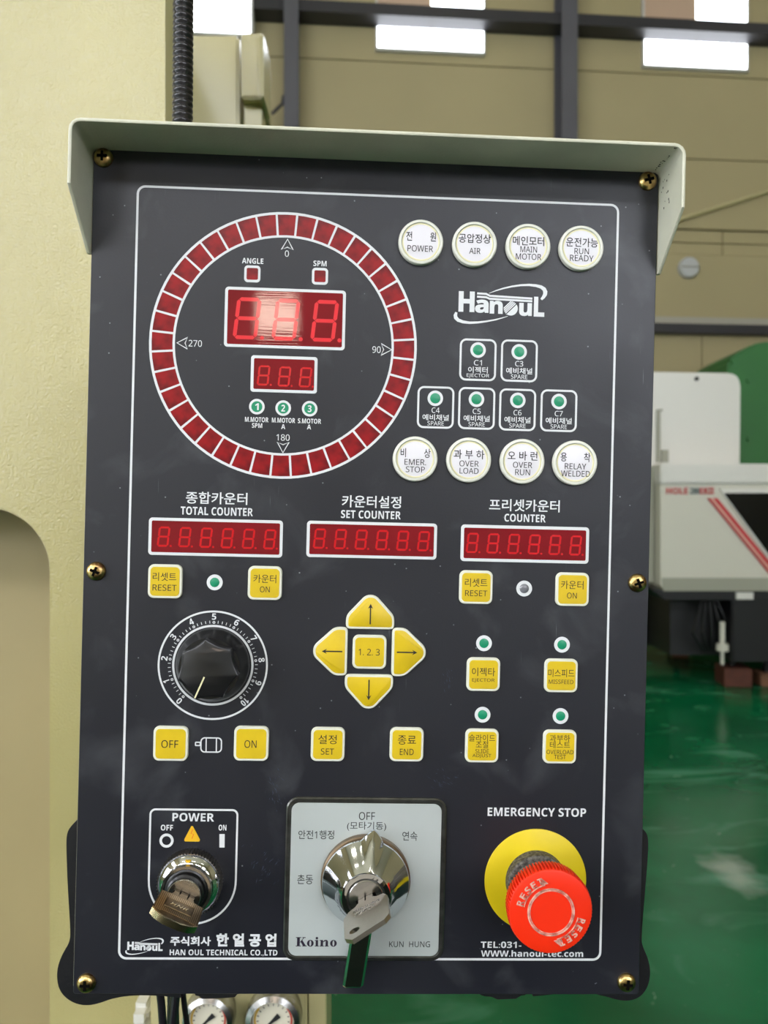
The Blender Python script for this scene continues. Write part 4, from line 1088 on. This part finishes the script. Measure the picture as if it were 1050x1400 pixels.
# ================================================================== KEYS IN THE LOCKS (things held by the locks)
def key_thing(name, base_uvz, ang, outline, th, m, label, hole=None):
    M4 = PM @ Matrix.Translation(base_uvz) @ Matrix.Rotation(ang, 4, 'Z')
    o = empty(name, (0, 0, 0)); o.matrix_world = M4; tag(o, label, 'key'); return o
def head(bm, out, th, hole=None, n=28):
    """plate in the x-z plane, th thick along y"""
    if not hole:
        loft(bm, [[(x, -th/2, z) for x, z in out], [(x, th/2, z) for x, z in out]]); return
    # resample both loops by angle around the hole centre
    hx, hz, hr = hole; A = [2*PI*i/n for i in range(n)]
    m_ = len(out); ext = sorted([(math.atan2(z-hz, x-hx) % (2*PI), x, z) for x, z in out])
    angs = sorted(set([round(a[0], 5) for a in ext]+[round(a, 5) for a in A]))
    def hit(a):
        dx, dz = math.cos(a), math.sin(a); best = None
        for i in range(m_):
            x1, z1 = out[i]; x2, z2 = out[(i+1) % m_]; ex, ez = x2-x1, z2-z1
            den = dx*ez-dz*ex
            if abs(den) < 1e-12: continue
            t = ((x1-hx)*ez-(z1-hz)*ex)/den; s = ((x1-hx)*dz-(z1-hz)*dx)/den
            if t > 0 and -1e-6 <= s <= 1+1e-6 and (best is None or t > best): best = t
        return (hx+dx*best, hz+dz*best)
    O = [hit(a) for a in angs]; I = [(hx+hr*math.cos(a), hz+hr*.8*math.sin(a)) for a in angs]
    loft(bm, [[(x, y, z) for x, z in q] for q, y in ((O, -th/2), (O, th/2), (I, th/2), (I, -th/2))], closed=True)
# selector key
k1 = key_thing('nickel_key', (uA, vA, .0226), SB, None, 0, None, 'nickel key with a hole, in the chrome selector lock')
b = NB()
hd = [(-.0040, .0035), (.0040, .0035), (.0062, .0052), (.0096, .0056), (.0116, .0090), (.0118, .0262), (.0092, .0292), (-.0070, .0330), (-.0108, .0290), (-.0116, .0120), (-.0092, .0075), (-.0055, .0056)]
head(b, hd, .0022, (-.0058, .0262, .0026)); bmesh.ops.bevel(b, geom=[e for e in b.edges if abs(e.verts[0].co.y-e.verts[1].co.y) < 1e-6 and (len(e.link_faces) == 2 and abs(e.link_faces[0].normal.y-e.link_faces[1].normal.y) > .5)], offset=.00025, segments=1, affect='EDGES')
finish(b, 'bow', 'keysteel', k1)
b = NB(); bx(b, -.0038, .0038, -.0010, .0010, -.004, .0045); finish(b, 'blade', 'keysteel', k1)
b = NB(); bx(b, -.0003, .0003, .0009, .0013, .0000, .0040); finish(b, 'blade_groove', 'dark', k1)
finish(text_mesh('KUN HUNG', .014, .0019, .00025, .01), 'raised_lettering', 'chrome2', k1, (0.0005, .0011, .0100), (-PI/2, 0, 0))
finish(text_mesh('KOREA', .011, .0017, .00025, .01), 'raised_lettering', 'chrome2', k1, (0.0, .0011, .0135), (-PI/2, 0, 0))
# power key
k2 = key_thing('bronze_key', (uS, vS, .0174), SA, None, 0, None, 'dark bronze ribbed key in the power lock')
b = NB()
hd2 = [(-.0052, .0020), (.0052, .0020), (.0060, .0040), (.0112, .0048), (.0116, .0215), (.0085, .0238), (.0040, .0252), (-.0040, .0252), (-.0085, .0238), (-.0116, .0215), (-.0112, .0048), (-.0060, .0040)]
head(b, hd2, .0024); finish(b, 'bow', 'bronze', k2)
b = NB()
for s_ in (1,):
    for j in range(24):
        x = -.0104+j*.0009
        if abs(x) < .0072: 
            bx(b, x-.00022, x+.00022, s_*.0012-.0001, s_*.0012+.00035, .0052, .0085); bx(b, x-.00022, x+.00022, s_*.0012-.0001, s_*.0012+.00035, .0175, .0205)
        else: bx(b, x-.00022, x+.00022, s_*.0012-.0001, s_*.0012+.00035, .0056, .0212)
finish(b, 'rib', 'bronze3', k2)  # lighter rib colour paints in the edge highlights
b = NB(); loft(b, [[(-.0072, .00115, .0092), (.0072, .00115, .0092), (.0072, .00115, .0165), (-.0072, .00115, .0165)], [(-.0068, .0016, .0096), (.0068, .0016, .0096), (.0068, .0016, .0161), (-.0068, .0016, .0161)]]); finish(b, 'badge', 'bronze', k2)
finish(text_mesh('HNR', .0090, .0022, .0002, .0, .3), 'raised_lettering', 'bronze2', k2, (0, .0016, .0129), (-PI/2, 0, 0))
b = NB(); rim = [(-.0116, .0212), (-.0085, .0236), (-.0040, .0250), (.0040, .0250), (.0085, .0236), (.0116, .0212)]
loft(b, [[(x, -.0016, z), (x, .0016, z), (x, .0016, z+.0010), (x, -.0016, z+.0010)] for x, z in rim]); finish(b, 'polished_rim', 'bronze2', k2)
b = NB(); bx(b, -.0052, .0052, -.0009, .0009, -.004, .0030); finish(b, 'blade', 'bronze', k2)
b = NB()
for x in (-.0022, .0022): bx(b, x-.0004, x+.0004, .0008, .0012, .0000, .0036)
finish(b, 'blade_groove', 'dark', k2)

# ================================================================== HOSE AND CABLES
b = NB(); Yh = .50; n = 2*150
p0 = W(251, 168, Yh); zs = p0.z-.03; pts = []; rad = []
for i in range(n+1):
    z = zs+i*(.85/n); pts.append((p0.x+.0+.004*math.sin(z*3.0), Yh, z)); rad.append(.0066 if i % 2 else .0054)
pts = []; rad = []
pitch = .0040
N = int(.85/pitch)
for i in range(N):
    for f_, r_ in ((0, .0054), (.25, .0066), (.65, .0067), (.9, .0054)):
        z = zs+(i+f_)*pitch; pts.append((p0.x-.0015+.003*math.sin((z-1.6)*2.5), Yh, z)); rad.append(r_)
tube(b, pts, rad, 18)
tag(finish(b, 'corrugated_hose', 'hose', smooth=60), 'black corrugated cable hose rising behind the visor', 'hose')
for i, (px, w_) in enumerate(((213, 11), (223, 13), (233, 11), (242, 12), (251, 12), (259, 8))):
    b = NB(); Yk = .50+.012*(i % 2); x = lx(px, Yk)
    zt_ = lz(1335, Yk)
    P_ = [(x+.006*math.sin(t*2.2+i), Yk+.004*math.cos(t*3+i), zt_-.28*t/3.0) for t in [j*.2 for j in range(16)]]
    tube(b, P_, w_/F*Yk/2, 10)
    tag(finish(b, 'cable', 'hose'), ['leftmost', 'second from left', 'third from left', 'third from right', 'second from right', 'rightmost'][i]+' of the black cables hanging below the console', 'cable', 'black cables below the panel')
